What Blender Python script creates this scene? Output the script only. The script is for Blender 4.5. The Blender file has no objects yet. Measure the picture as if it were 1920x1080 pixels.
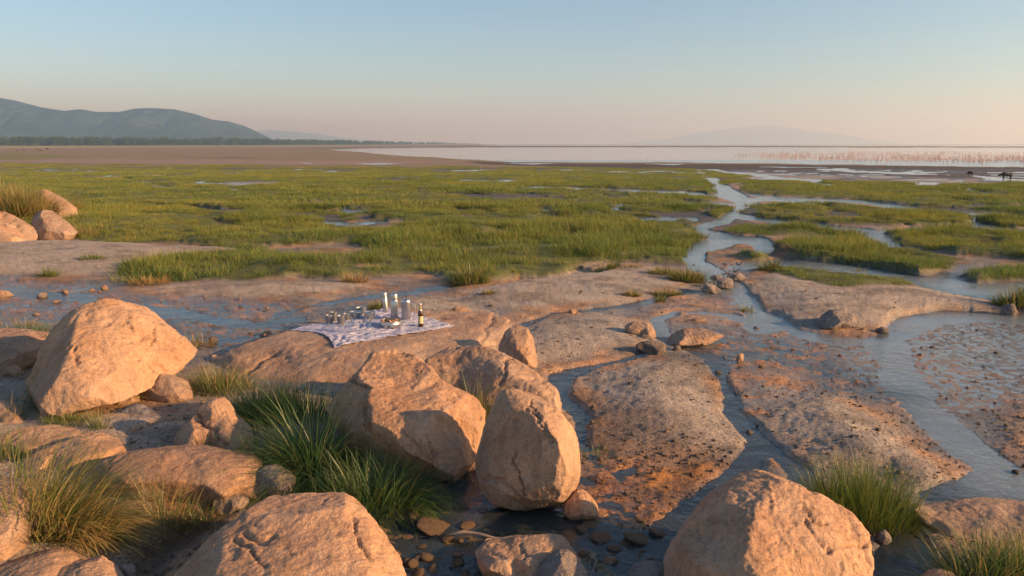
import bpy, bmesh, math, random
import numpy as np
from mathutils import Vector
from mathutils.bvhtree import BVHTree
from mathutils.geometry import delaunay_2d_cdt

SC = bpy.context.scene
COL = SC.collection
R = math.radians
RNG = np.random.default_rng(7)
random.seed(7)

# ------------------------------------------------------------------ camera, sky, sun, exposure
CAM_H = 2.6
FPX = 28.0 / 36.0 * 1920.0          # focal length in photograph pixels
VH = 269.0                           # row of the horizon
PITCH = math.atan((540.0 - VH) / FPX)
cam_data = bpy.data.cameras.new('camera')
cam_data.lens = 28.0
cam_data.sensor_width = 36.0
cam_data.clip_start = 0.1
cam_data.clip_end = 90000.0
cam = bpy.data.objects.new('camera', cam_data)
cam.location = (0, 0, CAM_H)
cam.rotation_euler = (math.pi / 2 - PITCH, 0, 0)
COL.objects.link(cam)
SC.camera = cam

SUN_EL, SUN_AZ = 17.0, 106.0         # azimuth from +Y (view) towards +X (right)
world = bpy.data.worlds.new('World')
SC.world = world
world.use_nodes = True
wn = world.node_tree.nodes
wl = world.node_tree.links
wn.clear()
sky = wn.new('ShaderNodeTexSky')
sky.sky_type = 'NISHITA'
sky.sun_disc = False
sky.sun_elevation = R(SUN_EL)
sky.sun_rotation = R(SUN_AZ)
sky.altitude = 900
sky.air_density = 1.1
sky.dust_density = 1.0
sky.ozone_density = 3.0
wbg = wn.new('ShaderNodeBackground')
wbg.inputs['Strength'].default_value = 0.073
wout = wn.new('ShaderNodeOutputWorld')
wl.new(sky.outputs[0], wbg.inputs[0])
wl.new(wbg.outputs[0], wout.inputs[0])

sun_data = bpy.data.lights.new('sun', 'SUN')
sun_data.energy = 4.1
sun_data.angle = R(0.6)
sun_data.color = (1.0, 0.64, 0.31)
sun = bpy.data.objects.new('sun', sun_data)
sd_ = Vector((math.cos(R(SUN_EL)) * math.sin(R(SUN_AZ)), math.cos(R(SUN_EL)) * math.cos(R(SUN_AZ)), math.sin(R(SUN_EL))))
sun.rotation_euler = (-sd_).to_track_quat('-Z', 'Y').to_euler()
sun.location = (60, -10, 40)
COL.objects.link(sun)

SC.view_settings.view_transform = 'Standard'
SC.view_settings.look = 'None'
SC.view_settings.exposure = 1.2
SC.view_settings.gamma = 1.0
SC.view_settings.use_curve_mapping = False
SC.render.engine = 'CYCLES'
SC.cycles.use_denoising = True
SC.cycles.max_bounces = 8
SC.cycles.transparent_max_bounces = 16
SC.cycles.volume_bounces = 1

# ------------------------------------------------------------------ helpers
SP, CP = math.sin(PITCH), math.cos(PITCH)
LAKE_DROP, RAMP0, RAMPL = 4.0, 8.0, 220.0


def sstep(x):
    x = np.clip(x, 0.0, 1.0)
    return x * x * (3 - 2 * x)


def base_z(y):
    """Height of the water line of the land at distance y: level near the camera, then falling to the lake."""
    return -LAKE_DROP * sstep((np.asarray(y, float) - RAMP0) / RAMPL)


def ray(u, v):
    X = (np.asarray(u, float) - 960.0) / FPX
    Y = -(np.asarray(v, float) - 540.0) / FPX
    return X, CP + Y * SP, -SP + Y * CP


_ty = np.concatenate([np.linspace(1.0, 60, 3000), np.geomspace(60.05, 60000, 9000)])
_tr = (base_z(_ty) - CAM_H) / _ty                  # slope of the sight line that meets the land at y
_tr_m = np.maximum.accumulate(_tr)


def row_y(v):
    """Distance y at which pixel row v meets the base land."""
    _, dy, dz = ray(0, v)
    return np.interp(dz / dy, _tr_m + np.arange(len(_tr_m)) * 1e-13, _ty)


def px2w(u, v, h=0.0):
    """Point of the base land (plus height h) seen at pixel (u, v)."""
    dx, dy, dz = ray(u, v)
    y = row_y(v)
    for _ in range(4):
        z = base_z(y) + h
        y = (z - CAM_H) / dz * dy if abs(h) > 0 else y
        if h == 0:
            break
    t = y / dy
    return np.stack([dx * t, dy * t + 0 * dx, base_z(y) + h + 0 * dx], -1)


def w2px(x, y, z):
    dz = np.asarray(z) - CAM_H
    fw = np.asarray(y) * CP - dz * SP
    up = np.asarray(y) * SP + dz * CP
    fw = np.maximum(fw, 1e-3)
    return 960 + FPX * np.asarray(x) / fw, 540 - FPX * up / fw


_G = RNG.normal(size=(4096, 3))
_G /= np.linalg.norm(_G, axis=1)[:, None]
_G2 = np.stack([np.cos(np.linspace(0, 2 * np.pi, 4096, endpoint=False) * 37), np.sin(np.linspace(0, 2 * np.pi, 4096, endpoint=False) * 37)], 1)


def _hash(ix, iy, iz, seed):
    h = (ix.astype(np.int64) * 73856093) ^ (iy.astype(np.int64) * 19349663) ^ (iz * 83492791 + seed * 2654435)
    h = (h ^ (h >> 13)) * 1274126177
    return ((h ^ (h >> 16)) & 4095)


def pn2(x, y, seed=0):
    ix, iy = np.floor(x), np.floor(y)
    fx, fy = x - ix, y - iy
    ux, uy = fx * fx * fx * (fx * (fx * 6 - 15) + 10), fy * fy * fy * (fy * (fy * 6 - 15) + 10)
    r = []
    for dx in (0, 1):
        for dy in (0, 1):
            g = _G2[_hash(ix + dx, iy + dy, 0, seed)]
            r.append(g[:, 0] * (fx - dx) + g[:, 1] * (fy - dy))
    a = r[0] + (r[1] - r[0]) * uy
    b = r[2] + (r[3] - r[2]) * uy
    return (a + (b - a) * ux) * 1.4


def pn3(p, seed=0):
    i = np.floor(p)
    f = p - i
    w = f * f * f * (f * (f * 6 - 15) + 10)
    out = 0
    for dx in (0, 1):
        wx = w[:, 0] if dx else 1 - w[:, 0]
        for dy in (0, 1):
            wy = w[:, 1] if dy else 1 - w[:, 1]
            for dz in (0, 1):
                wz = w[:, 2] if dz else 1 - w[:, 2]
                g = _G[_hash(i[:, 0] + dx, i[:, 1] + dy, (i[:, 2] + dz).astype(np.int64), seed)]
                out = out + wx * wy * wz * (g[:, 0] * (f[:, 0] - dx) + g[:, 1] * (f[:, 1] - dy) + g[:, 2] * (f[:, 2] - dz))
    return out * 1.5


def fbm2(x, y, oct=4, seed=0, gain=0.5):
    a, s, o = 1.0, 0.0, 0
    for k in range(oct):
        o = o + a * pn2(x * 2 ** k + 17.3 * k, y * 2 ** k - 9.1 * k, seed + k)
        s += a
        a *= gain
    return o / s


def fbm3(p, oct=4, seed=0, gain=0.5):
    a, s, o = 1.0, 0.0, 0
    for k in range(oct):
        o = o + a * pn3(p * 2 ** k + 11.7 * k, seed + k)
        s += a
        a *= gain
    return o / s


def tag(o, label=None, cat=None, group=None, kind=None):
    if label:
        o['label'] = label
    if cat:
        o['category'] = cat
    if group:
        o['group'] = group
    if kind:
        o['kind'] = kind
    return o


def mesh_np(name, V, F, mat=None, smooth=True, cols=None):
    """Mesh datablock from numpy arrays; F is (n,3) or (n,4); cols = {name: (nverts,3 or 4)} point colours."""
    me = bpy.data.meshes.new(name)
    V = np.ascontiguousarray(V, np.float32)
    F = np.ascontiguousarray(F, np.int32)
    n, k = F.shape
    me.vertices.add(len(V))
    me.vertices.foreach_set('co', V.ravel())
    me.loops.add(n * k)
    me.loops.foreach_set('vertex_index', F.ravel())
    me.polygons.add(n)
    me.polygons.foreach_set('loop_start', np.arange(n, dtype=np.int32) * k)
    if smooth:
        me.polygons.foreach_set('use_smooth', np.ones(n, bool))
    me.update(calc_edges=True)
    for cn, c in (cols or {}).items():
        if c.ndim == 1:
            at = me.attributes.new(cn, 'FLOAT', 'POINT')
            at.data.foreach_set('value', np.ascontiguousarray(c, np.float32))
        else:
            at = me.attributes.new(cn, 'FLOAT_COLOR', 'POINT')
            cc = np.ones((len(V), 4), np.float32)
            cc[:, :3] = c[:, :3]
            at.data.foreach_set('color', cc.ravel())
    if mat:
        me.materials.append(mat)
    return me


def add(name, me, parent=None, loc=None, rot=None):
    o = bpy.data.objects.new(name, me)
    COL.objects.link(o)
    if parent:
        o.parent = parent
    if loc is not None:
        o.location = loc
    if rot is not None:
        o.rotation_euler = rot
    return o


def empty(name, loc, rz=0.0, label=None, cat=None, group=None):
    o = bpy.data.objects.new(name, None)
    o.empty_display_size = 0.1
    o.location = loc
    o.rotation_euler = (0, 0, rz)
    COL.objects.link(o)
    return tag(o, label, cat, group)


class NT:
    """Small node-tree builder."""
    def __init__(self, name):
        self.m = bpy.data.materials.new(name)
        self.m.use_nodes = True
        self.t = self.m.node_tree
        self.t.nodes.clear()
        self.out = self.t.nodes.new('ShaderNodeOutputMaterial')

    def n(self, typ, **kw):
        nd = self.t.nodes.new('ShaderNode' + typ)
        for k, v in kw.items():
            if k.startswith('i_'):
                key = k[2:].replace('_', ' ')
                key = int(key) if key.isdigit() else key
                sock = nd.inputs[key]
                if isinstance(v, bpy.types.NodeSocket):
                    self.t.links.new(v, sock)
                else:
                    sock.default_value = v
            else:
                setattr(nd, k, v)
        return nd

    def l(self, a, b):
        self.t.links.new(a, b)

    def noise(self, vec, scale, detail=4.0, rough=0.55, dist=0.0):
        return self.n('TexNoise', i_Vector=vec, i_Scale=scale, i_Detail=detail, i_Roughness=rough, i_Distortion=dist).outputs['Fac']

    def ramp(self, fac, stops):
        r = self.n('ValToRGB', i_Fac=fac)
        e = r.color_ramp.elements
        while len(e) < len(stops):
            e.new(0.5)
        for k, (p, c) in enumerate(stops):
            e[k].position = p
            e[k].color = (*c, 1) if len(c) == 3 else c
        return r.outputs[0]

    def mix(self, fac, a, b, mode='MIX'):
        nd = self.n('Mix', data_type='RGBA', blend_type=mode)
        for s, v in ((nd.inputs[0], fac), (nd.inputs[6], a), (nd.inputs[7], b)):
            if isinstance(v, bpy.types.NodeSocket):
                self.l(v, s)
            else:
                s.default_value = v if not isinstance(v, tuple) else ((*v, 1) if len(v) == 3 else v)
        return nd.outputs[2]

    def math(self, op, a, b=0.0, clamp=False):
        nd = self.n('Math', operation=op, use_clamp=clamp)
        for s, v in ((nd.inputs[0], a), (nd.inputs[1], b)):
            if isinstance(v, bpy.types.NodeSocket):
                self.l(v, s)
            else:
                s.default_value = v
        return nd.outputs[0]

    def bump(self, h, strength, dist, normal=None):
        kw = dict(i_Height=h, i_Strength=strength, i_Distance=dist)
        if normal is not None:
            kw['i_Normal'] = normal
        return self.n('Bump', **kw).outputs[0]

    def pos(self):
        return self.n('NewGeometry').outputs['Position']

    def done(self, shader):
        self.l(shader, self.out.inputs['Surface'])
        return self.m


def principled(t, **kw):
    names = {'color': 'Base Color', 'rough': 'Roughness', 'metal': 'Metallic', 'normal': 'Normal', 'spec': 'Specular IOR Level',
             'trans': 'Transmission Weight', 'ior': 'IOR', 'coat': 'Coat Weight', 'alpha': 'Alpha'}
    nd = t.n('BsdfPrincipled')
    for k, v in kw.items():
        s = nd.inputs[names[k]]
        if isinstance(v, bpy.types.NodeSocket):
            t.l(v, s)
        else:
            s.default_value = (*v, 1) if isinstance(v, tuple) and len(v) == 3 else v
    return nd.outputs[0]


def simple_mat(name, color, rough=0.6, metal=0.0, spec=0.5, grain=0.25, scale=40.0):
    t = NT(name)
    g = t.noise(t.pos(), scale, 3.0)
    dark = tuple(c * (1 - grain) for c in color)
    lite = tuple(min(1, c * (1 + grain)) for c in color)
    return t.done(principled(t, color=t.mix(g, dark, lite), rough=rough, metal=metal, spec=spec))


def sd_poly(P, poly, margin):
    """Signed distance (negative inside) from points P to a polygon, cut off at margin."""
    poly = np.asarray(poly, float)
    lo, hi = poly.min(0) - margin, poly.max(0) + margin
    out = np.full(len(P), margin, float)
    sel = np.nonzero((P[:, 0] > lo[0]) & (P[:, 0] < hi[0]) & (P[:, 1] > lo[1]) & (P[:, 1] < hi[1]))[0]
    if not len(sel):
        return out
    Q = P[sel]
    d2 = np.full(len(sel), 1e18)
    ins = np.zeros(len(sel), bool)
    a = poly
    b = np.roll(poly, -1, 0)
    for (x0, y0), (x1, y1) in zip(a, b):
        ex, ey = x1 - x0, y1 - y0
        wx, wy = Q[:, 0] - x0, Q[:, 1] - y0
        t = np.clip((wx * ex + wy * ey) / (ex * ex + ey * ey + 1e-12), 0, 1)
        d2 = np.minimum(d2, (wx - t * ex) ** 2 + (wy - t * ey) ** 2)
        c = (y0 > Q[:, 1]) != (y1 > Q[:, 1])
        if c.any():
            xi = x0 + (Q[:, 1] - y0) * ex / (ey if abs(ey) > 1e-12 else 1e-12)
            ins ^= c & (Q[:, 0] < xi)
    d = np.sqrt(d2)
    out[sel] = np.minimum(np.where(ins, -d, d), margin)
    return out


def sd_line(P, pts, widths, margin):
    """Distance to a polyline minus its local half width."""
    pts = np.asarray(pts, float)
    widths = np.asarray(widths, float)
    lo, hi = pts.min(0) - margin - widths.max(), pts.max(0) + margin + widths.max()
    out = np.full(len(P), margin, float)
    sel = np.nonzero((P[:, 0] > lo[0]) & (P[:, 0] < hi[0]) & (P[:, 1] > lo[1]) & (P[:, 1] < hi[1]))[0]
    if not len(sel):
        return out
    Q = P[sel]
    best = np.full(len(sel), margin, float)
    for k in range(len(pts) - 1):
        x0, y0 = pts[k]
        ex, ey = pts[k + 1] - pts[k]
        wx, wy = Q[:, 0] - x0, Q[:, 1] - y0
        t = np.clip((wx * ex + wy * ey) / (ex * ex + ey * ey + 1e-12), 0, 1)
        d = np.hypot(wx - t * ex, wy - t * ey) - (widths[k] + (widths[k + 1] - widths[k]) * t)
        best = np.minimum(best, d)
    out[sel] = best
    return out


def pxpoly(pts):
    pts = np.asarray(pts, float)
    return px2w(pts[:, 0], pts[:, 1])[:, :2]

# ------------------------------------------------------------------ the land
off = np.concatenate([np.geomspace(0.30, 4.0, 34)[:-1], np.arange(4.0, 40, 0.6), np.arange(40, 76, 1.0),
                      np.arange(76, 271, 1.6), np.arange(271, 840, 2.1), np.arange(842, 1500, 9.0)])
ROWV = VH + off
ROWY = row_y(ROWV)
ROWY = np.maximum.accumulate(ROWY[::-1])[::-1]
_keep = np.concatenate([[True], np.diff(ROWY) < -1e-4])
ROWV, ROWY = ROWV[_keep], ROWY[_keep]
COLU = np.concatenate([np.arange(-1500, -40, 18.0), np.arange(-40, 1960, 2.9), np.arange(1962, 3430, 18.0)])
NR, NC = len(ROWV), len(COLU)
_, dyr, dzr = ray(0, ROWV)
TT = ROWY / dyr
GX = ((COLU[None, :] - 960) / FPX * TT[:, None]).ravel()
GY = np.repeat(ROWY, NC)
GU = np.tile(COLU, NR)
GV = np.repeat(ROWV, NC)
P2 = np.stack([GX, GY], 1)
DIST = np.hypot(GX, GY)
nearw = 1 - sstep((DIST - 25) / 60)                    # 1 close by, 0 far away

w1 = fbm2(GX * 0.9, GY * 0.9, 3, 3)
w2 = fbm2(GX * 3.5, GY * 3.5, 3, 5)
w3 = fbm2(GX * 0.09, GY * 0.06, 3, 8)
warp = (0.16 * w1 + 0.07 * w2) * np.clip(DIST / 9, 0.5, 3.0)
warpf = warp + np.clip(DIST - 14, 0, 60) * 0.035 * w3 * 1.6


def cut(sd, edge):
    return sstep(0.5 - sd / edge)


# --- low crust ground, just clear of the water, and the shallow films where plates of it break the surface
pl = fbm2(GX * 1.7 + 0.6 * w1, GY * 2.3 + 0.6 * w2, 5, 11, 0.6)
pl2 = fbm2(GX * 6.0, GY * 8.0, 3, 19)
pl3 = fbm2(GX * 3.1 + 0.8 * w1, GY * 5.2, 4, 29, 0.6)
speck = fbm2(GX * 7.5, GY * 11, 3, 37, 0.6)
fine = fbm2(GX * 9, GY * 9, 4, 23)
H = 0.030 + 0.022 * w1 + 0.006 * w2 + 0.006 * speck
FILM = [  # outline, mean level, relief of the plates, softness
    ([(1640, 626), (1690, 596), (1760, 586), (1900, 590), (2300, 596), (2300, 770), (1960, 760), (1840, 745), (1740, 740), (1650, 716), (1560, 670), (1480, 630), (1540, 622), (1640, 632)], -.021, .040, .7),
    ([(1280, 640), (1380, 625), (1480, 632), (1580, 665), (1660, 700), (1700, 750), (1640, 772), (1540, 742), (1430, 745), (1385, 720), (1340, 690)], -.011, .036, .6),
    ([(1690, 760), (1800, 740), (1960, 770), (2300, 800), (2300, 960), (1960, 945), (1820, 930), (1760, 870), (1700, 820)], -.017, .036, .6),
    ([(-900, 520), (0, 520), (250, 540), (420, 560), (540, 568), (580, 590), (520, 632), (420, 655), (250, 650), (0, 660), (-900, 720)], -.010, .046, .5),
    ([(560, 590), (640, 560), (760, 545), (860, 528), (880, 540), (740, 572), (620, 600)], .004, .026, .3),
    ([(1285, 470), (1310, 452), (1420, 450), (1450, 480), (1410, 520), (1440, 575), (1500, 625), (1400, 630), (1260, 640), (1180, 590), (1240, 560), (1330, 560), (1310, 530), (1330, 520), (1290, 500)], -.004, .030, .4),
    ([(700, 945), (860, 900), (1000, 930), (1090, 960), (1290, 920), (1260, 1080), (1100, 1400), (500, 1400), (720, 1050)], -.016, .046, .4),
    ([(1090, 830), (1150, 850), (1240, 900), (1300, 930), (1250, 1010), (1110, 1010), (1075, 900)], -.008, .036, .3),
    ([(1490, 486), (1600, 500), (1720, 520), (1800, 500), (2000, 510), (2000, 590), (1880, 560), (1720, 534), (1600, 520), (1480, 505)], -.002, .024, .5),
    ([(1660, 930), (1780, 900), (1960, 920), (1960, 950), (1700, 956), (1720, 1010), (1720, 1200), (1640, 1200)], -.012, .022, .3)]
film = np.zeros(len(GX))
for pts, lv, amp, so in FILM:
    f_ = sstep(0.5 - (sd_poly(P2, pxpoly(pts), 3.0) + 1.3 * warp) / so)
    film = np.maximum(film, f_)
    plate = 0.45 * np.tanh(4.5 * pl3) + 0.5 * pl + 0.95 * speck
    H = H * (1 - f_) + f_ * (lv + amp * plate)
H = np.maximum(H, sstep((505 - GV) / 20) * (0.03 + 0.03 * w2 * nearw))
sand = 0.55 * (1 - film)
dry = np.zeros(len(GX))

# --- dry crust banks, from the photograph's pixel outlines: (outline, height, edge width)
BANKS = [
    ([(985, 606), (1060, 592), (1120, 588), (1190, 592), (1232, 612), (1250, 640), (1240, 664), (1170, 664), (1100, 672), (1040, 690), (1005, 715), (960, 720), (930, 660), (950, 620)], .13, .45),
    ([(1120, 700), (1190, 682), (1262, 676), (1325, 690), (1352, 740), (1368, 790), (1392, 835), (1385, 845), (1300, 862), (1190, 842), (1110, 790), (1092, 745)], .20, .42),
    ([(1432, 772), (1500, 742), (1580, 748), (1670, 790), (1720, 845), (1800, 890), (1770, 918), (1660, 920), (1560, 905), (1515, 880), (1490, 838), (1420, 800)], .20, .42),
    ([(1390, 520), (1450, 512), (1560, 535), (1720, 540), (1850, 566), (1915, 582), (1905, 600), (1800, 590), (1730, 588), (1672, 622), (1640, 622), (1540, 616), (1480, 612), (1420, 575)], .22, .5),
    ([(840, 548), (920, 535), (1040, 512), (1130, 502), (1230, 500), (1285, 520), (1300, 545), (1240, 552), (1170, 572), (1090, 578), (1000, 590), (930, 580), (860, 572)], .16, .5),
    ([(225, 545), (320, 535), (430, 532), (540, 530), (650, 528), (720, 536), (705, 548), (600, 562), (470, 560), (360, 556), (270, 556)], .14, .35),
    ([(-900, 500), (-200, 470), (0, 455), (130, 452), (330, 462), (480, 470), (420, 482), (300, 486), (245, 505), (240, 532), (180, 524), (80, 517), (0, 516), (-900, 560)], .26, .5),
    ([(700, 575), (760, 560), (840, 560), (930, 588), (985, 620), (960, 640), (700, 640)], .12, .4),
    ([(-900, 690), (-100, 660), (0, 690), (60, 720), (120, 770), (330, 770), (380, 720), (420, 790), (350, 840), (230, 850), (-900, 1000)], .12, .4),
    ([(440, 720), (560, 740), (660, 740), (700, 860), (600, 930), (480, 900), (380, 800)], .14, .3),
    ([(-900, 860), (230, 860), (360, 910), (240, 950), (200, 1060), (-900, 1500)], .16, .4),
    ([(1440, 760), (1500, 742), (1480, 700), (1430, 700), (1410, 740)], .03, .5),
    ([(1860, 790), (1920, 775), (2300, 760), (2300, 880), (1960, 880), (1900, 850)], .10, .5),
    ([(1150, 590), (1300, 560), (1400, 590), (1430, 615), (1330, 612), (1250, 600)], .02, .5),
    ([(1530, 890), (1650, 880), (1700, 930), (1660, 990), (1560, 980)], .08, .3),
    ([(1240, 900), (1420, 880), (1640, 980), (1660, 1300), (1200, 1300), (1220, 1000)], .03, .3),
]
for pts, hh, ew in BANKS:
    wp = pxpoly(pts)
    sd = sd_poly(P2, wp, 3.0) + warp * 0.8 - 0.10
    m = sstep(0.5 - sd / 0.45)
    mu, cv = wp.mean(0), np.cov(wp.T) + np.eye(2) * 0.02
    dq = P2 - mu
    dome = sstep((-sd + 0.25) / 1.1) * (0.25 + 0.75 * np.exp(-0.45 * np.einsum('ij,jk,ik->i', dq, np.linalg.inv(cv), dq)))
    rag = np.abs(fbm2(GX * 4.2, GY * 5.6, 4, 43, 0.6))
    H = H * (1 - m) + m * (0.014 + 0.02 * w1 + 0.012 * w2 + 0.010 * speck + 0.004 * fine + 0.022 * (0.16 - np.minimum(rag, .4)) + hh * 0.62 * dome)
    dry = np.maximum(dry, m)
    sand = np.maximum(sand, m * (0.55 + 0.45 * sstep(-sd / 0.35)))

kn = px2w(40, 452)
kd = np.hypot((GX - kn[0] + 2.6) / 3.0, (GY - kn[1] - 4.0) / 2.6)
H = H + 0.40 * sstep(1.25 - kd) * (1 + 0.2 * w1)
# --- running channels: (centre line, half widths in metres, depth)
CHAN = [
    ([(1275, 645), (1335, 672), (1352, 705), (1366, 745), (1372, 775), (1400, 805), (1425, 832), (1470, 862), (1500, 890), (1505, 920)], [.16, .16, .12, .11, .12, .13, .16, .16, .15, .2], .10),
    ([(1240, 655), (1170, 676), (1100, 690), (1050, 705), (1045, 745), (1090, 780), (1085, 840)], [.10, .14, .22, .35, .3, .16, .14], .09),
    ([(975, 612), (1040, 588), (1110, 582), (1200, 570), (1250, 556), (1300, 548)], [.12, .14, .12, .2, .2, .1], .08),
    ([(1240, 630), (1230, 600), (1270, 585), (1370, 590), (1430, 620), (1400, 560), (1360, 545), (1325, 525)], [.12, .2, .2, .18, .3, .3, .25, .3], .08),
    ([(1440, 590), (1480, 620), (1560, 640), (1660, 640), (1720, 600), (1800, 590), (1960, 600)], [.3, .3, .35, .4, .7, .9, 1.1], .07),
    ([(1660, 640), (1690, 700), (1720, 760), (1790, 820), (1870, 880), (1960, 930)], [.5, .35, .3, .35, .4, .5], .08),
    ([(1760, 930), (1850, 900), (1960, 930)], [.25, .35, .4], .06),
    ([(1420, 840), (1400, 880), (1320, 930), (1250, 1000), (1180, 1030), (1240, 1100)], [.2, .2, .15, .2, .3, .3], .09),
    ([(700, 960), (800, 990), (900, 975), (1000, 965), (1060, 985), (1180, 1020), (1220, 1060)], [.2, .3, .2, .2, .2, .3, .3], .10),
    ([(860, 900), (930, 950), (1000, 960)], [.22, .2, .2], .12),
    ([(720, 1040), (830, 1060), (900, 1090), (1000, 1150)], [.3, .35, .4, .4], .10),
    ([(1680, 985), (1700, 1030), (1690, 1090), (1660, 1200)], [.14, .25, .3, .3], .12),
    ([(250, 815), (300, 800), (360, 790)], [.05, .1, .06], .05),
    ([(-300, 560), (0, 545), (150, 560), (330, 590), (480, 610), (560, 600)], [.5, .5, .45, .4, .3, .1], .07),
    ([(250, 640), (420, 640), (540, 625)], [.3, .2, .1], .06),
    ([(520, 590), (620, 566), (700, 556), (780, 548), (850, 535), (870, 520)], [.1, .14, .14, .12, .2, .2], .07),
]
for pts, wd, dep in CHAN:
    sd = sd_line(P2, pxpoly(pts), np.array(wd) * (0.38 if max(wd) > .32 else 0.42), 2.0) + warp * 0.55
    m = sstep(0.5 - sd / 0.20)
    H = H * (1 - m) + m * (-0.7 * dep + 0.03 * speck + 0.02 * pl + 0.008 * fine)
    sand *= 1 - m
    dry *= 1 - m

# --- the marsh: grass everywhere from its front edge to the mud, cut by creeks
G = np.zeros(len(GX))
MARSH = [
    [(-1500, 440), (-300, 452), (0, 452), (140, 448), (220, 458), (350, 458), (470, 470), (455, 480), (330, 488), (250, 502), (245, 530), (330, 528), (420, 527), (520, 524), (590, 520), (640, 524),
     (700, 520), (790, 517), (850, 530), (880, 538), (960, 528), (1062, 524), (1082, 500), (1140, 490), (1210, 494), (1290, 496), (1292, 470), (1320, 456), (1300, 440), (1345, 415), (1372, 396),
     (1345, 372), (1345, 345), (1420, 340), (1350, 322), (1300, 316), (900, 313), (400, 309), (0, 306), (-1500, 305)],
    [(1420, 336), (1395, 362), (1440, 368), (1600, 376), (1720, 392), (1920, 405), (3300, 420), (3300, 338), (1920, 344), (1780, 346), (1600, 342), (1500, 336)],
    [(1375, 392), (1420, 384), (1560, 384), (1700, 398), (1920, 416), (3300, 440), (3300, 452), (1920, 428), (1740, 424), (1560, 420), (1440, 410), (1400, 405)],
    [(1350, 432), (1400, 420), (1480, 430), (1600, 442), (1640, 455), (1600, 458), (1560, 446), (1480, 444), (1400, 442)],
    [(1450, 458), (1560, 452), (1640, 460), (1660, 470), (1720, 478), (1800, 490), (1770, 505), (1720, 516), (1640, 506), (1560, 492), (1500, 486), (1455, 482)],
    [(1672, 460), (1680, 440), (1740, 432), (1920, 440), (3300, 470), (3300, 520), (1960, 498), (1900, 486), (1800, 480), (1740, 470)],
    [(1376, 484), (1400, 478), (1440, 486), (1460, 496), (1420, 494)],
    [(1440, 508), (1480, 503), (1560, 516), (1640, 526), (1715, 530), (1715, 539), (1640, 541), (1590, 549), (1540, 541), (1480, 526)],
    [(1810, 520), (1840, 508), (1920, 504), (2200, 510), (2200, 530), (1900, 526), (1830, 528)],
    [(1885, 578), (1895, 560), (1930, 556), (2100, 560), (2100, 590), (1930, 588)],
]
GE = np.clip(DIST * 0.02, 0.25, 6)
for k, pts in enumerate(MARSH):
    sd = sd_poly(P2, pxpoly(pts), 9.0) + warpf * (1.2 if k in (0, 1, 2, 5) else 0.6)
    G = np.maximum(G, sstep(0.5 - sd / GE))
# bare patches inside the marsh
for pts in ([(500, 466), (620, 462), (700, 472), (640, 482), (540, 480)], [(640, 420), (720, 414), (780, 425), (700, 431)], [(880, 436), (950, 434), (990, 448), (910, 450)],
            [(470, 402), (400, 395), (300, 388), (350, 388), (440, 396)], [(1310, 440), (1350, 432), (1345, 425), (1300, 430)], [(640, 500), (730, 498), (720, 510), (650, 512)],
            [(620, 385), (560, 380), (590, 378), (650, 384)], [(470, 350), (520, 342), (440, 341), (400, 345)]):
    sd = sd_poly(P2, pxpoly(pts), 5.0) + warpf * 1.4
    G *= 1 - 0.95 * sstep(0.5 - sd / GE)
CREEK = [
    ([(1240, 300), (1305, 312), (1358, 323), (1438, 331), (1533, 345), (1570, 349)], [8, 5, 5, 6, 7, 5]),
    ([(1300, 310), (1345, 350), (1366, 366), (1400, 378), (1388, 390), (1370, 402), (1356, 416), (1305, 430)], [1, 16, 20, 16, 10, 12, 12, 11]),
    ([(1400, 376), (1438, 373), (1548, 378), (1612, 378), (1694, 391), (1740, 396)], [12, 10, 13, 10, 8, 4]),
    ([(1366, 404), (1410, 410), (1511, 422), (1621, 434), (1645, 446), (1664, 463), (1690, 470)], [12, 10, 10, 12, 22, 24, 6]),
    ([(1600, 440), (1700, 430), (1803, 427), (1850, 423), (1912, 434), (2100, 440)], [4, 6, 9, 10, 9, 8]),
    ([(1840, 423), (1815, 412), (1850, 407)], [6, 6, 5]),
    ([(1305, 432), (1373, 449), (1330, 460), (1300, 470), (1300, 492), (1345, 518), (1380, 545)], [9, 22, 30, 22, 18, 20, 20]),
    ([(1373, 449), (1420, 452), (1440, 470)], [16, 18, 18]),
    ([(1390, 500), (1475, 492), (1584, 502), (1694, 520), (1767, 540), (1860, 556), (1960, 566), (2100, 575)], [20, 18, 20, 22, 26, 30, 34, 34]),
    ([(1760, 530), (1830, 538), (1960, 545)], [16, 20, 28]),
    ([(1080, 508), (1110, 514), (1150, 500)], [14, 14, 8]),
    ([(370, 345), (450, 348), (520, 345)], [7, 10, 5]),
    ([(200, 330), (260, 340), (300, 352), (420, 356)], [4, 6, 6, 4]),
    ([(290, 388), (360, 392), (480, 404)], [6, 7, 6]),
    ([(560, 380), (600, 390), (680, 396), (720, 393)], [7, 7, 7, 5]),
    ([(720, 415), (650, 422), (610, 418)], [6, 7, 5]),
    ([(640, 398), (700, 396), (760, 400)], [5, 6, 4]),
    ([(960, 406), (1060, 408), (1130, 405), (1200, 410), (1300, 412)], [6, 7, 6, 8, 8]),
    ([(1130, 424), (1230, 428), (1310, 430)], [5, 6, 8]),
    ([(990, 352), (1100, 354), (1180, 358), (1310, 364)], [5, 6, 6, 9]),
    ([(860, 338), (940, 341), (1010, 339)], [4, 5, 4]),
    ([(1480, 336), (1540, 340)], [6, 5]),
    ([(1720, 345), (1760, 347)], [9, 6]),
    ([(1810, 356), (1850, 362)], [8, 6]),
    ([(1700, 395), (1800, 402), (1900, 400)], [5, 6, 5]),
]
creek = np.zeros(len(GX))
PC = np.stack([GU, GV * 3.0], 1)
cw = 7 * fbm2(GU * 0.02, GV * 0.07, 3, 55) + 3 * fbm2(GU * 0.08, GV * 0.25, 2, 57)
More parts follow.
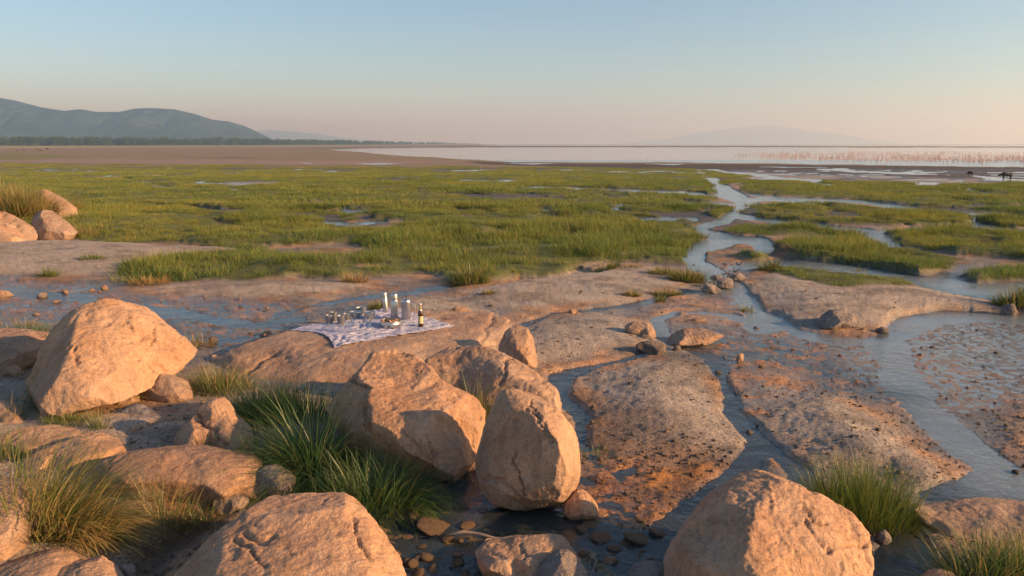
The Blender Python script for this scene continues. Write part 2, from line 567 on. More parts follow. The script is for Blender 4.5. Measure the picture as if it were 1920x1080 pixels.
for pts, wd in CREEK:
    sd = sd_line(PC, [(u, v * 3.0) for u, v in pts], np.array(wd) * 1.1, 60) + cw
    creek = np.maximum(creek, sstep(0.5 - sd / 7))
# narrow gullies that break the sward up everywhere
ga = fbm2(GX * 0.16 + 0.3 * w3, GY * 0.11, 3, 61)
gb = fbm2(GX * 0.05, GY * 0.04, 2, 71)
gt = 0.016 * np.clip(DIST / 17, 1, 9)
gully = (1 - sstep((np.abs(ga) - gt) / (gt * 1.5))) * sstep((gb + 0.10) / 0.2) * sstep((DIST - 19) / 12)
G *= (1 - creek) * (1 - 0.9 * gully)
hum = fbm2(GX * 0.35, GY * 0.3, 4, 81)
Gm = G * (DIST < 420)
knoll = 0.40 * sstep(1.25 - kd)
H = H * (1 - Gm) + Gm * (knoll + 0.12 + 0.24 * hum + 0.04 * w1)
H = np.where((Gm < 0.98) & (gully > 0.02) & (DIST < 330), H * (1 - gully * 0.9) + gully * 0.9 * np.where(w3 > 0.12, -0.07, 0.02), H)
H = H * (1 - creek) + creek * (-0.10 + 0.05 * pl * nearw + 0.03 * pl2 * nearw)
sand *= (1 - G) * (1 - creek)

# --- beyond the marsh: trampled mud, dry flat, lake bed
uu, vv = GU + 25 * w3 + 0.0, GV
far = (GV < 318)
H = np.where(far & (Gm < 0.3), 0.10 + 0.05 * w3, H)
PV = np.stack([GU, (GV - VH) * 12], 1)                # far outlines are drawn in stretched pixel space


def farpoly(pts, soft=10, amp=1.0):
    q = [(u, (v - VH) * 12) for u, v in pts]
    return sstep(0.5 - (sd_poly(PV, q, 120) + amp * 26 * fbm2(GU * 0.012, PV[:, 1] * 0.03, 4, 91)) / soft)


lake = farpoly([(625, 281), (700, 278.2), (900, 276.6), (1300, 276.2), (1950, 277.2), (3300, 279), (3300, 318), (2200, 316), (1930, 313), (1700, 310.5), (1500, 307.5), (1330, 305.5), (1240, 304),
                (1100, 304), (960, 304), (930, 301.5), (870, 299), (800, 294), (735, 291), (690, 286)], 8, 0.6)
lake = np.maximum(lake, farpoly([(940, 271.4), (1300, 270.8), (3300, 271.5), (3300, 275), (1900, 274.4), (1300, 273.2), (900, 273)], 4, 0.15))
lake = np.maximum(lake, sstep((ROWY.repeat(NC) - 6000) / 500) * (GU > 900))
pools = np.zeros(len(GX))
for pts in ([(660, 307), (720, 306), (760, 307.2), (700, 308.6)], [(1530, 317), (1590, 315), (1592, 317.5), (1545, 319.5)], [(1545, 318), (1660, 322.5), (1780, 328), (1690, 326.5), (1590, 322)],
            [(1820, 329), (1880, 334), (1915, 341), (1900, 343), (1860, 337)], [(1720, 342), (1760, 343), (1750, 347), (1725, 345)], [(1400, 312), (1480, 313), (1560, 314.4), (1450, 314)],
            [(940, 306.5), (1060, 306), (1000, 308.5)], [(560, 306), (590, 305.6), (580, 306.8)], [(1210, 307), (1300, 308), (1260, 309.5)]):
    pools = np.maximum(pools, farpoly(pts, 6, 0.25))
pools *= (GV < 352)
H = H * (1 - lake) - 0.35 * lake
H = np.where(pools > 0.02, H * (1 - pools) - 0.12 * pools, H)
G *= (1 - pools)
Gm *= (1 - pools)
H += 0.004 * nearw * fine * (1 - Gm)
GZ = base_z(GY) + H

# --- colours of the ground itself
c_flat = np.array([0.225, 0.19, 0.16])
c_sand = np.array([0.42, 0.345, 0.285])
c_sand2 = np.array([0.36, 0.315, 0.28])
c_soil = np.array([0.125, 0.140, 0.048])
c_dark = np.array([0.055, 0.043, 0.034])
c_orange = np.array([0.52, 0.215, 0.04])
c_dryflat = np.array([0.26, 0.19, 0.12])
c_straw = np.array([0.34, 0.27, 0.10])


def lerp(c, k, m):
    return c + (k - c) * np.clip(m, 0, 1)[:, None]


GC = np.tile(c_flat, (len(GX), 1)).astype(float)
GC = lerp(GC, c_sand, sand)
GC = lerp(GC, c_sand2, sand * sstep((w1 + w3 + 0.1) / 0.5))
GC = lerp(GC, c_dark, 0.18 * sstep((0.02 - H) / 0.06) * (1 - sand))
pale = np.zeros(len(GX))  # silvery sky sheen of the shallow sheets, painted as a paler bed
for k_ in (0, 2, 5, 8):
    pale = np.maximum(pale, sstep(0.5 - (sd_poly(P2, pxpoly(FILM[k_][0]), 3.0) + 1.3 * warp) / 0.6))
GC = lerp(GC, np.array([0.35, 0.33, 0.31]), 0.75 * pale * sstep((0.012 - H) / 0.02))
ORANGE = [([(1085, 850), (1150, 850), (1230, 870), (1330, 862), (1395, 862), (1380, 890), (1310, 940), (1280, 985), (1180, 1005), (1110, 1000), (1080, 930)], 1.0),
          ([(1290, 640), (1380, 625), (1480, 640), (1570, 680), (1640, 720), (1560, 745), (1450, 740), (1390, 740), (1340, 690)], .75),
          ([(1370, 700), (1440, 735), (1420, 800), (1385, 790), (1372, 740)], .8),
          ([(1720, 690), (1840, 670), (1960, 690), (1960, 800), (1840, 790), (1760, 760)], .42), ([(1490, 470), (1460, 462), (1440, 470), (1480, 492)], .4), ([(1640, 770), (1700, 780), (1780, 850), (1740, 860), (1680, 810)], .7), ([(1780, 640), (1880, 630), (1900, 650), (1800, 660)], .6),
          ([(1540, 620), (1640, 630), (1720, 660), (1600, 690), (1520, 660)], .45),
          ([(-200, 540), (0, 540), (200, 548), (420, 560), (560, 590), (500, 620), (380, 650), (250, 640), (0, 600), (-200, 600)], .8),
          ([(560, 600), (700, 560), (850, 530), (860, 545), (720, 575), (590, 610)], .6),
          ([(700, 1000), (840, 985), (900, 1000), (860, 1040), (740, 1080)], .6),
          ([(1160, 560), (1300, 565), (1380, 600), (1240, 600)], .35)]
org = np.zeros(len(GX))
on = sstep((fbm2(GX * 2.2 + w1, GY * 2.8, 4, 101, .6) - 0.02) / 0.16)
for pts, st in ORANGE:
    org = np.maximum(org, st * sstep(0.5 - (sd_poly(P2, pxpoly(pts), 3.0) + 1.5 * warp) / 0.4))
strong = sstep(0.5 - (sd_poly(P2, pxpoly(ORANGE[0][0]), 3.0) + 1.5 * warp) / 0.3)
org = np.clip(org * np.maximum(on, strong * 0.95), 0, 1) * (1 - G)
rim = sstep((H + 0.03) / 0.03) * (1 - sstep((H - 0.035) / 0.04)) * nearw * sstep((w1 + 0.1) / .3)
GC = lerp(GC, c_orange * (0.85 + 0.5 * on[:, None]), np.maximum(org * 0.9, 0.45 * rim * (1 - G)))
alg = sstep(0.5 - (sd_poly(P2, pxpoly([(900, 1000), (960, 985), (1030, 985), (1080, 1000), (1040, 1012), (960, 1012)]), 3.0) + 1.2 * warp) / 0.2)
GC = lerp(GC, np.array([0.13, 0.14, 0.018]), alg)
H = H * (1 - alg) + alg * (-0.004 + 0.03 * speck)
GZ = base_z(GY) + H
pool = sstep(0.5 - (sd_poly(P2, pxpoly([(240, 1090), (262, 1010), (330, 955), (420, 945), (440, 960), (360, 1030), (300, 1090)]), 3.0) + warp) / 0.2)
GC = lerp(GC, np.array([0.105, 0.062, 0.03]), pool)
H = H * (1 - pool) + pool * (0.004 + 0.012 * w2)
GZ = base_z(GY) + H
bed = sstep(0.5 - (sd_poly(P2, pxpoly([(700, 955), (860, 910), (1000, 935), (1090, 965), (1200, 990), (1260, 1000), (1240, 1200), (500, 1200), (720, 1050)]), 3.0) + 1.3 * warp) / 0.3)
GC = lerp(GC, np.array([0.22, 0.165, 0.065]) * (1 + 0.9 * speck[:, None]), 0.85 * bed)
# dark crumbled crust beside the middle bank
crumb = sstep(0.5 - (sd_poly(P2, pxpoly([(1085, 765), (1180, 775), (1260, 820), (1330, 850), (1400, 860), (1380, 885), (1260, 880), (1150, 870), (1085, 840)]), 2.0) + 1.6 * warp) / 0.4)
GC = lerp(GC, np.array([0.17, 0.115, 0.085]), crumb * 0.6)
# terraced relief where the orange mats grow
terr = strong * (1 - dry * 0.5)
tz = fbm2(GX * 3.0 + 0.5 * w1, GY * 3.4, 4, 111, .6)
tq = np.floor(tz * 9) / 9 + sstep((tz * 9 - np.floor(tz * 9) - 0.75) / 0.25) / 9
GZ += terr * (0.004 + 0.045 * tq)
H = H + terr * (0.004 + 0.045 * tq)
GC = lerp(GC, np.array([0.14, 0.07, 0.04]), terr * 0.3 * (1 - sstep((tz * 9 - np.floor(tz * 9)) / 0.3)))
# sward soil, mud in the gullies
GC = lerp(GC, c_soil * (1 + 0.35 * hum[:, None]), np.clip(Gm * 1.4, 0, 1))
GC = lerp(GC, c_dark, 0.8 * np.maximum(creek, gully * (DIST < 330)))
purple = sstep(0.5 - (sd_poly(P2, pxpoly([(1445, 462), (1500, 462), (1520, 480), (1460, 486)]), 3) + warp) / 0.6)
GC = lerp(GC, np.array([0.17, 0.09, 0.07]), purple)
# far zone
fz = sstep((318 - GV) / 5) * (1 - G)
GC = lerp(GC, c_dryflat, fz)
GC = lerp(GC, np.array([0.30, 0.215, 0.17]), fz * farpoly([(300, 300), (900, 303), (700, 309), (0, 305), (-900, 300), (0, 296)], 20))
GC = lerp(GC, c_straw, farpoly([(-1500, 273), (0, 273.4), (400, 273), (700, 271.6), (1000, 270), (1000, 270.6), (600, 274), (250, 276), (0, 278.5), (-1500, 284)], 8, .4))
GC = lerp(GC, np.array([0.20, 0.19, 0.06]), 0.8 * farpoly([(-1500, 287), (0, 288), (90, 290), (160, 296), (60, 300), (-1500, 300)], 24, .8))
GC = lerp(GC, np.array([0.085, 0.062, 0.05]), farpoly([(880, 303), (1000, 307), (1340, 308), (1700, 312), (2000, 316), (3300, 318), (3300, 338), (1930, 336), (1760, 334), (1560, 328), (1400, 322), (1000, 312), (900, 308)], 16, .8) * (1 - 0.6 * G))
GC = lerp(GC, np.array([0.15, 0.12, 0.10]), farpoly([(470, 281.5), (600, 279), (720, 277), (1300, 275), (1950, 276), (3300, 277), (3300, 274.5), (1300, 273.4), (900, 274), (600, 277.5)], 8, .4))
GC = lerp(GC, np.array([0.12, 0.09, 0.07]), 0.8 * farpoly([(350, 296), (420, 295), (500, 296.3), (430, 297.2)], 8, .8))
GC *= (1 + 0.22 * (w1 * nearw + 0.6 * w3))[:, None]
ptc = sstep((fbm2(GX * 0.75, GY * 1.1, 4, 141, .65) - 0.02) / 0.2) * nearw * (1 - G)
GC = GC * (1 - 0.30 * ptc)[:, None] * np.array([1.0, 1.0, 1.0]) + 0.0
grn = sstep((fbm2(GX * 1.6, GY * 2.2, 4, 147, .65) - 0.08) / 0.15) * nearw * (1 - G) * (1 - sand)
GC = lerp(GC, np.array([0.30, 0.24, 0.20]), 0.35 * grn)
GC = np.clip(GC, 0.01, 0.8)
damp_ = sstep((0.055 + 0.02 * w2 - H) / 0.06) * (1 - Gm) * (DIST < 90)
GC = GC * (1 - 0.28 * damp_)[:, None]
WET = np.clip(sstep((0.045 - H) / 0.04), 0, 1) * (1 - Gm)

idx = np.arange(NR * NC).reshape(NR, NC)
q = np.stack([idx[:-1, :-1], idx[1:, :-1], idx[1:, 1:], idx[:-1, 1:]], -1).reshape(-1, 4)


def gridval(A, x, y):
    """Bilinear look-up of a land array at world (x, y)."""
    x, y = np.asarray(x, float), np.asarray(y, float)
    fi = np.interp(y, ROWY[::-1], np.arange(NR)[::-1].astype(float))
    t = np.interp(y, ROWY[::-1], TT[::-1])
    fj = np.interp(960 + x / t * FPX, COLU, np.arange(NC).astype(float))
    i0, j0 = np.clip(fi.astype(int), 0, NR - 2), np.clip(fj.astype(int), 0, NC - 2)
    a, b = fi - i0, fj - j0
    B = A.reshape(NR, NC)
    return (B[i0, j0] * (1 - a) + B[i0 + 1, j0] * a) * (1 - b) + (B[i0, j0 + 1] * (1 - a) + B[i0 + 1, j0 + 1] * a) * b


def ground_z(x, y):
    return gridval(GZ, x, y)


# ground material: colour and wetness from the land itself, grain and fine relief from noise
t = NT('shore_ground')
ca = t.n('Attribute', attribute_name='tone').outputs['Color']
wa = t.n('Attribute', attribute_name='wet').outputs['Fac']
fa = t.n('Attribute', attribute_name='nearness').outputs['Fac']
p = t.pos()
g1 = t.noise(p, 38, 5, 0.65)
g2 = t.noise(p, 9, 5, 0.6)
g3 = t.noise(p, 130, 2, 0.6)
k1 = t.ramp(g1, [(0.32, (0.46, 0.44, 0.43)), (0.46, (0.90, 0.90, 0.90)), (0.56, (1.08, 1.07, 1.05)), (0.70, (1.55, 1.5, 1.42))])
k2 = t.ramp(t.noise(p, 3.2, 5, 0.6), [(0.3, (0.78, 0.77, 0.77)), (0.62, (1.12, 1.1, 1.08))])
k3 = t.ramp(g3, [(0.36, (0.6, 0.58, 0.56)), (0.55, (1.05, 1.05, 1.05))])
kk = t.mix(1.0, k1, k2, 'MULTIPLY')
kk = t.mix(0.8, kk, k3, 'MULTIPLY')
kk = t.mix(fa, (0.9, 0.9, 0.9), kk)
gcol = t.mix(1.0, ca, kk, 'MULTIPLY')
rough = t.math('SUBTRACT', 0.92, t.math('MULTIPLY', wa, 0.62))
hgt = t.math('ADD', t.math('MULTIPLY', g1, 0.6), t.math('MULTIPLY', g2, 0.18))
hgt = t.math('ADD', hgt, t.math('MULTIPLY', g3, 0.25))
bstr = t.math('MULTIPLY', fa, 0.9)
nrm = t.n('Bump', i_Height=hgt, i_Strength=bstr, i_Distance=0.036).outputs[0]
M_ground = t.done(principled(t, color=gcol, rough=rough, normal=nrm, spec=t.math('ADD', 0.25, t.math('MULTIPLY', wa, 0.45))))
near_attr = 1 - sstep((DIST - 30) / 120)
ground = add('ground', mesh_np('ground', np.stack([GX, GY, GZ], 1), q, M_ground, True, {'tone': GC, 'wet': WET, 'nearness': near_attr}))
tag(ground, kind='structure')

# ------------------------------------------------------------------ water: a clear shallow sheet that reflects the sky
t = NT('stream_water')
p = t.pos()
mp = t.n('Mapping', i_Vector=p, i_Scale=(1.0, 1.0, 1.0)).outputs[0]
wv = t.noise(mp, 7.0, 3, 0.55, 0.4)
wv2 = t.noise(mp, 24.0, 2, 0.5, 0.3)
calm = t.ramp(t.noise(p, 0.8, 3, 0.6), [(0.38, (0.3, 0.3, 0.3)), (0.6, (1, 1, 1))])
hh_ = t.math('ADD', t.math('MULTIPLY', wv, 1.0), t.math('MULTIPLY', wv2, 0.35))
nb = t.bump(t.math('MULTIPLY', hh_, calm), 0.42, 0.05)
fr = t.n('Fresnel', i_IOR=1.33, i_Normal=nb).outputs[0]
gl = t.n('BsdfAnisotropic', i_Color=(1, 1, 1, 1), i_Roughness=0.14, i_Normal=nb).outputs[0]
trn = t.n('BsdfTransparent', i_Color=(0.66, 0.76, 0.74, 1)).outputs[0]
mx = t.n('MixShader', i_0=fr)
painted_sheen = t.n('BsdfDiffuse', i_Color=(0.42, 0.48, 0.50, 1)).outputs[0]  # pale diffuse that paints extra sky reflection into the water
ms = t.n('MixShader', i_0=t.n('Attribute', attribute_name='painted_sheen').outputs['Fac'])
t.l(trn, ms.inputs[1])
t.l(painted_sheen, ms.inputs[2])
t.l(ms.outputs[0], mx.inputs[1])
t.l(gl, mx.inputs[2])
M_stream = t.done(mx.outputs[0])

WR = np.arange(0, NR, 2)
WC = np.arange(0, NC, 2)
wsel = (ROWY[WR] < 330)
WR = WR[wsel]
Hg = H.reshape(NR, NC)
hmin = np.minimum.reduce([Hg[np.minimum(WR[:, None] + a, NR - 1), np.minimum(WC[None, :] + b, NC - 1)] for a in (0, 1, 2) for b in (0, 1, 2)])
need = hmin < 0.03
wi = -np.ones((len(WR), len(WC)), int)
cells = np.argwhere(need[:-1, :-1])
wq = []
ids = {}
flat = (cells[:, 0][:, None] + np.array([0, 1, 1, 0])) * len(WC) + cells[:, 1][:, None] + np.array([0, 0, 1, 1])
un, inv = np.unique(flat, return_inverse=True)
ri, ci = un // len(WC), un % len(WC)
gi = WR[ri] * NC + WC[ci]
wz = base_z(GY[gi]) + 0.0
water = add('stream_water', mesh_np('stream_water', np.stack([GX[gi], GY[gi], wz], 1), inv.reshape(-1, 4), M_stream, True, {'painted_sheen': 0.08 + 0.34 * pale[gi]}))
tag(water, kind='structure')

t = NT('lake_water')
p = t.pos()
mp = t.n('Mapping', i_Vector=p, i_Scale=(0.6, 1.2, 1.0)).outputs[0]
nb = t.bump(t.noise(mp, 0.9, 3, 0.55), 0.25, 0.05)
fr = t.n('Fresnel', i_IOR=1.33, i_Normal=nb).outputs[0]
gl = t.n('BsdfAnisotropic', i_Color=(1, 1, 1, 1), i_Roughness=0.05, i_Normal=nb).outputs[0]
df = t.n('BsdfDiffuse', i_Color=(0.16, 0.14, 0.12, 1)).outputs[0]
mx = t.n('MixShader', i_0=fr)
t.l(df, mx.inputs[1])
t.l(gl, mx.inputs[2])
M_lake = t.done(mx.outputs[0])
ly = np.geomspace(228, 30000, 40)
lx = np.linspace(-1, 1, 21)
LX = (lx[None, :] * (ly[:, None] * 1.6 + 200)).ravel()
LY = np.repeat(ly, 21)
li = np.arange(40 * 21).reshape(40, 21)
lq = np.stack([li[:-1, :-1], li[:-1, 1:], li[1:, 1:], li[1:, :-1]], -1).reshape(-1, 4)
lake_o = add('lake', mesh_np('lake', np.stack([LX, LY, np.full(len(LX), -LAKE_DROP - 0.004)], 1), lq, M_lake))
tag(lake_o, kind='structure')

# ------------------------------------------------------------------ far hills
t = NT('hill_woodland')
p = t.pos()
h1 = t.noise(p, 0.012, 6, 0.7)
h2 = t.noise(p, 0.06, 3, 0.7)
hc = t.ramp(h1, [(0.34, (0.006, 0.018, 0.016)), (0.5, (0.020, 0.042, 0.032)), (0.64, (0.06, 0.082, 0.066))])
hc = t.mix(1.0, hc, t.ramp(h2, [(0.3, (0.6, 0.6, 0.6)), (0.6, (1.2, 1.2, 1.2))]), 'MULTIPLY')
M_hill = t.done(principled(t, color=hc, rough=1.0, normal=t.bump(t.math('ADD', h1, t.math('MULTIPLY', h2, 0.4)), 0.8, 30.0), spec=0.1))


def hills(name, prof, dist, depth, nx, ny, gull, seed):
    pu = np.array([a for a, b in prof], float)
    pv = np.array([b for a, b in prof], float)
    us = np.linspace(pu[0], pu[-1], nx)
    top = (VH - np.interp(us, pu, pv)) / FPX * (dist + depth * 0.45) + 6.0
    top = np.maximum(top, 0.0)
    s = np.linspace(0, 1, ny)
    Y = dist + (s[:, None] - 0.0) * depth + 0 * us[None, :]
    X = (us[None, :] - 960) / FPX * Y
    n1 = fbm2((X / depth * 4.2).ravel(), (Y / depth * 1.6).ravel(), 5, seed).reshape(X.shape)
    n2 = np.abs(fbm2((X / depth * 9).ravel() + 3, (Y / depth * 2.6).ravel(), 4, seed + 9)).reshape(X.shape)
    pr = np.sin(np.clip(s / 0.45, 0, 1) * np.pi / 2)[:, None] ** 0.8 * (1 - sstep((s - 0.5) / 0.5))[:, None]
    wgt = np.sin(np.clip(s / 0.45, 0, 1) * np.pi)[:, None] * (s < 0.45)[:, None]
    Z = top[None, :] * pr * (1 + wgt * gull * (0.5 * n1 - 1.3 * n2 - 0.05)) - 8.0
    ii = np.arange(nx * ny).reshape(ny, nx)
    fq = np.stack([ii[:-1, :-1], ii[:-1, 1:], ii[1:, 1:], ii[1:, :-1]], -1).reshape(-1, 4)
    o = add(name, mesh_np(name, np.stack([X.ravel(), Y.ravel(), Z.ravel()], 1), fq, M_hill))
    return tag(o, kind='structure')


hills('hills', [(-1500, 215), (-900, 160), (-400, 175), (-100, 172), (0, 182), (50, 190), (100, 203), (140, 209), (170, 206), (200, 211), (240, 211), (270, 205), (300, 204), (340, 206), (380, 215), (410, 225), (440, 228), (470, 237), (500, 251), (520, 261), (560, 269.5)],
      5200, 2600, 420, 90, 0.85, 131)
hills('far_hills', [(420, 262), (500, 245), (545, 246), (600, 251), (650, 258), (700, 264), (760, 269.5)], 19000, 4000, 120, 30, 0.3, 151)
hills('far_mountain', [(1140, 269.5), (1200, 265), (1250, 260), (1280, 254), (1320, 247), (1360, 242), (1420, 237), (1460, 239), (1500, 245), (1540, 249), (1565, 252), (1620, 262), (1720, 269.5)], 25500, 4500, 160, 30, 0.3, 171)

# ------------------------------------------------------------------ the air
t = NT('haze')
vol = t.n('VolumePrincipled')
vol.inputs['Color'].default_value = (0.52, 0.78, 1.0, 1)
vol.inputs['Absorption Color'].default_value = (1, 1, 1, 1)
vol.inputs['Density'].default_value = 0.00014
vol.inputs['Anisotropy'].default_value = 0.55
t.l(vol.outputs[0], t.out.inputs['Volume'])
bx0, bx1, by0, by1, bz0, bz1 = -34000, 34000, -2500, 32000, -14.0, 620.0
bv = np.array([(x, y, z) for z in (bz0, bz1) for y in (by0, by1) for x in (bx0, bx1)], float)
bf = np.array([(0, 2, 3, 1), (4, 5, 7, 6), (0, 1, 5, 4), (2, 6, 7, 3), (0, 4, 6, 2), (1, 3, 7, 5)])
haze = add('haze', mesh_np('haze', bv, bf, t.m, False))
tag(haze, kind='stuff')

# ------------------------------------------------------------------ rock materials
def rock_mat(name, base, dark, lite, scale=1.0, bands=0.0):
    t = NT(name)
    p = t.n('TexCoord').outputs['Object']
    a = t.noise(p, 2.2 * scale, 5, 0.6, 0.4)
    b = t.noise(p, 26 * scale, 5, 0.7)
    c = t.noise(p, 120 * scale, 2, 0.6)
    col = t.ramp(a, [(0.3, dark), (0.5, base), (0.72, lite)])
    sp = t.ramp(b, [(0.30, (0.50, 0.46, 0.44)), (0.47, (0.93, 0.93, 0.93)), (0.62, (1.05, 1.03, 1.0)), (0.75, (1.3, 1.24, 1.16))])
    col = t.mix(0.85, col, sp, 'MULTIPLY')
    sp2 = t.ramp(c, [(0.34, (0.55, 0.5, 0.48)), (0.5, (1, 1, 1)), (0.7, (1.25, 1.2, 1.15))])
    col = t.mix(0.7, col, sp2, 'MULTIPLY')
    # lichen and weather stains
    s1 = t.noise(p, 5.0 * scale, 6, 0.75, 1.0)
    col = t.mix(t.math('MULTIPLY', t.ramp(s1, [(0.58, (0, 0, 0)), (0.70, (1, 1, 1))]), 0.5), col, tuple(x * 0.55 for x in dark))
    # broad change from pink to grey-brown, and rain streaks down the faces
    br = t.noise(p, 1.1 * scale, 4, 0.6, 0.8)
    col = t.mix(t.math('MULTIPLY', t.ramp(br, [(0.42, (0, 0, 0)), (0.62, (1, 1, 1))]), 0.55), col, (0.33, 0.255, 0.205))
    sv = t.n('Mapping', i_Vector=p, i_Scale=(5.0 * scale, 5.0 * scale, 0.9 * scale)).outputs[0]
    st = t.noise(sv, 1.6, 5, 0.65, 0.5)
    col = t.mix(t.math('MULTIPLY', t.ramp(st, [(0.52, (0, 0, 0)), (0.66, (1, 1, 1))]), 0.34), col, tuple(x * 0.5 for x in dark))
    # pale lichen and quartz flecks, a little tint of its own for every stone
    li = t.noise(p, 11.0 * scale, 5, 0.7, 0.6)
    col = t.mix(t.math('MULTIPLY', t.ramp(li, [(0.60, (0, 0, 0)), (0.68, (1, 1, 1))]), 0.32), col, (0.52, 0.46, 0.40))
    rnd = t.n('ObjectInfo').outputs['Random']
    col = t.mix(1.0, col, t.ramp(rnd, [(0.0, (0.86, 0.84, 0.84)), (0.35, (1.04, 0.99, 0.95)), (0.7, (0.95, 0.97, 1.0)), (1.0, (1.1, 1.05, 1.0))]), 'MULTIPLY')
    # damp foot: darker where the stone meets water, by its own height above the local base
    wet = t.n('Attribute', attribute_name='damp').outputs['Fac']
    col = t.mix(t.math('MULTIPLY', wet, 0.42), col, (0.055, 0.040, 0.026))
    if bands:
        w = t.n('TexWave', i_Vector=p, i_Scale=9.0, i_Distortion=7.0, i_Detail=3.0).outputs['Fac']
        col = t.mix(t.math('MULTIPLY', w, bands), col, tuple(x * 0.55 for x in base))
    h = t.math('ADD', t.math('MULTIPLY', b, 0.9), t.math('MULTIPLY', c, 0.3))
    h = t.math('ADD', h, t.math('MULTIPLY', s1, 0.5))
    gm = t.ramp(t.noise(p, 3.1 * scale, 4, 0.6), [(0.38, (0.35, 0.35, 0.35)), (0.62, (1, 1, 1))])
    n = t.bump(t.math('MULTIPLY', h, gm), 0.9, 0.030)
    return t.done(principled(t, color=col, rough=t.math('SUBTRACT', 0.9, t.math('MULTIPLY', wet, 0.5)), normal=n, spec=0.3))


M_rock = rock_mat('pink_granite', (0.50, 0.30, 0.18), (0.38, 0.215, 0.13), (0.58, 0.37, 0.24))
M_rock2 = rock_mat('brown_granite', (0.42, 0.27, 0.18), (0.33, 0.20, 0.135), (0.49, 0.33, 0.23))
M_grey = rock_mat('grey_stone', (0.25, 0.21, 0.19), (0.17, 0.14, 0.125), (0.32, 0.27, 0.24))
M_blue = rock_mat('blue_grey_stone', (0.24, 0.235, 0.25), (0.15, 0.14, 0.145), (0.36, 0.34, 0.33))
M_darkstone = rock_mat('dark_wet_stone', (0.13, 0.105, 0.09), (0.08, 0.065, 0.055), (0.2, 0.16, 0.13))
M_band = rock_mat('banded_stone', (0.40, 0.30, 0.22), (0.28, 0.2, 0.15), (0.5, 0.38, 0.28), 1.0, 0.6)
MATS = {'p': M_rock, 'b': M_rock2, 'g': M_grey, 'u': M_blue, 'd': M_darkstone, 's': M_band}


def voxel(V, F, size):
    """Closed triangle soup -> even quad skin (voxel remesh), as numpy arrays."""
    me = bpy.data.meshes.new('tmp')
    me.from_pydata([tuple(v) for v in V], [], [tuple(f) for f in F])
    o = bpy.data.objects.new('tmp', me)
    COL.objects.link(o)
    m = o.modifiers.new('r', 'REMESH')
    m.mode = 'VOXEL'
    m.voxel_size = size
    m.use_smooth_shade = True
    bpy.context.view_layer.update()
    ev = o.evaluated_get(bpy.context.evaluated_depsgraph_get())
    em = ev.to_mesh()
    n = len(em.vertices)
    co = np.empty(n * 3, np.float32)
    em.vertices.foreach_get('co', co)
    fl = [tuple(p.vertices) for p in em.polygons]
    ev.to_mesh_clear()
    bpy.data.objects.remove(o)
    bpy.data.meshes.remove(me)
    return co.reshape(-1, 3).astype(float), np.array([f for f in fl if len(f) == 4], int)


def laplace(V, F, it, lam=0.6):
    n = len(V)
    e = np.concatenate([F[:, [0, 1]], F[:, [1, 2]], F[:, [2, 3]], F[:, [3, 0]]])
    e = np.concatenate([e, e[:, ::-1]])
    deg = np.maximum(np.bincount(e[:, 0], minlength=n), 1)
    for _ in range(it):
        A = np.stack([np.bincount(e[:, 0], weights=V[e[:, 1], k], minlength=n) for k in range(3)], 1) / deg[:, None]
        V = V + lam * (A - V)
    return V


def vnormals(V, F):
    a = V[F[:, 2]] - V[F[:, 0]]
    b = V[F[:, 3]] - V[F[:, 1]]
    fn = np.cross(a, b)
    N = np.zeros_like(V)
    for k in range(4):
        for j in range(3):
            N[:, j] += np.bincount(F[:, k], weights=fn[:, j], minlength=len(V))
    return N / (np.linalg.norm(N, axis=1)[:, None] + 1e-9)


ROCKS = []
CAMP = np.array([0, 0, CAM_H])


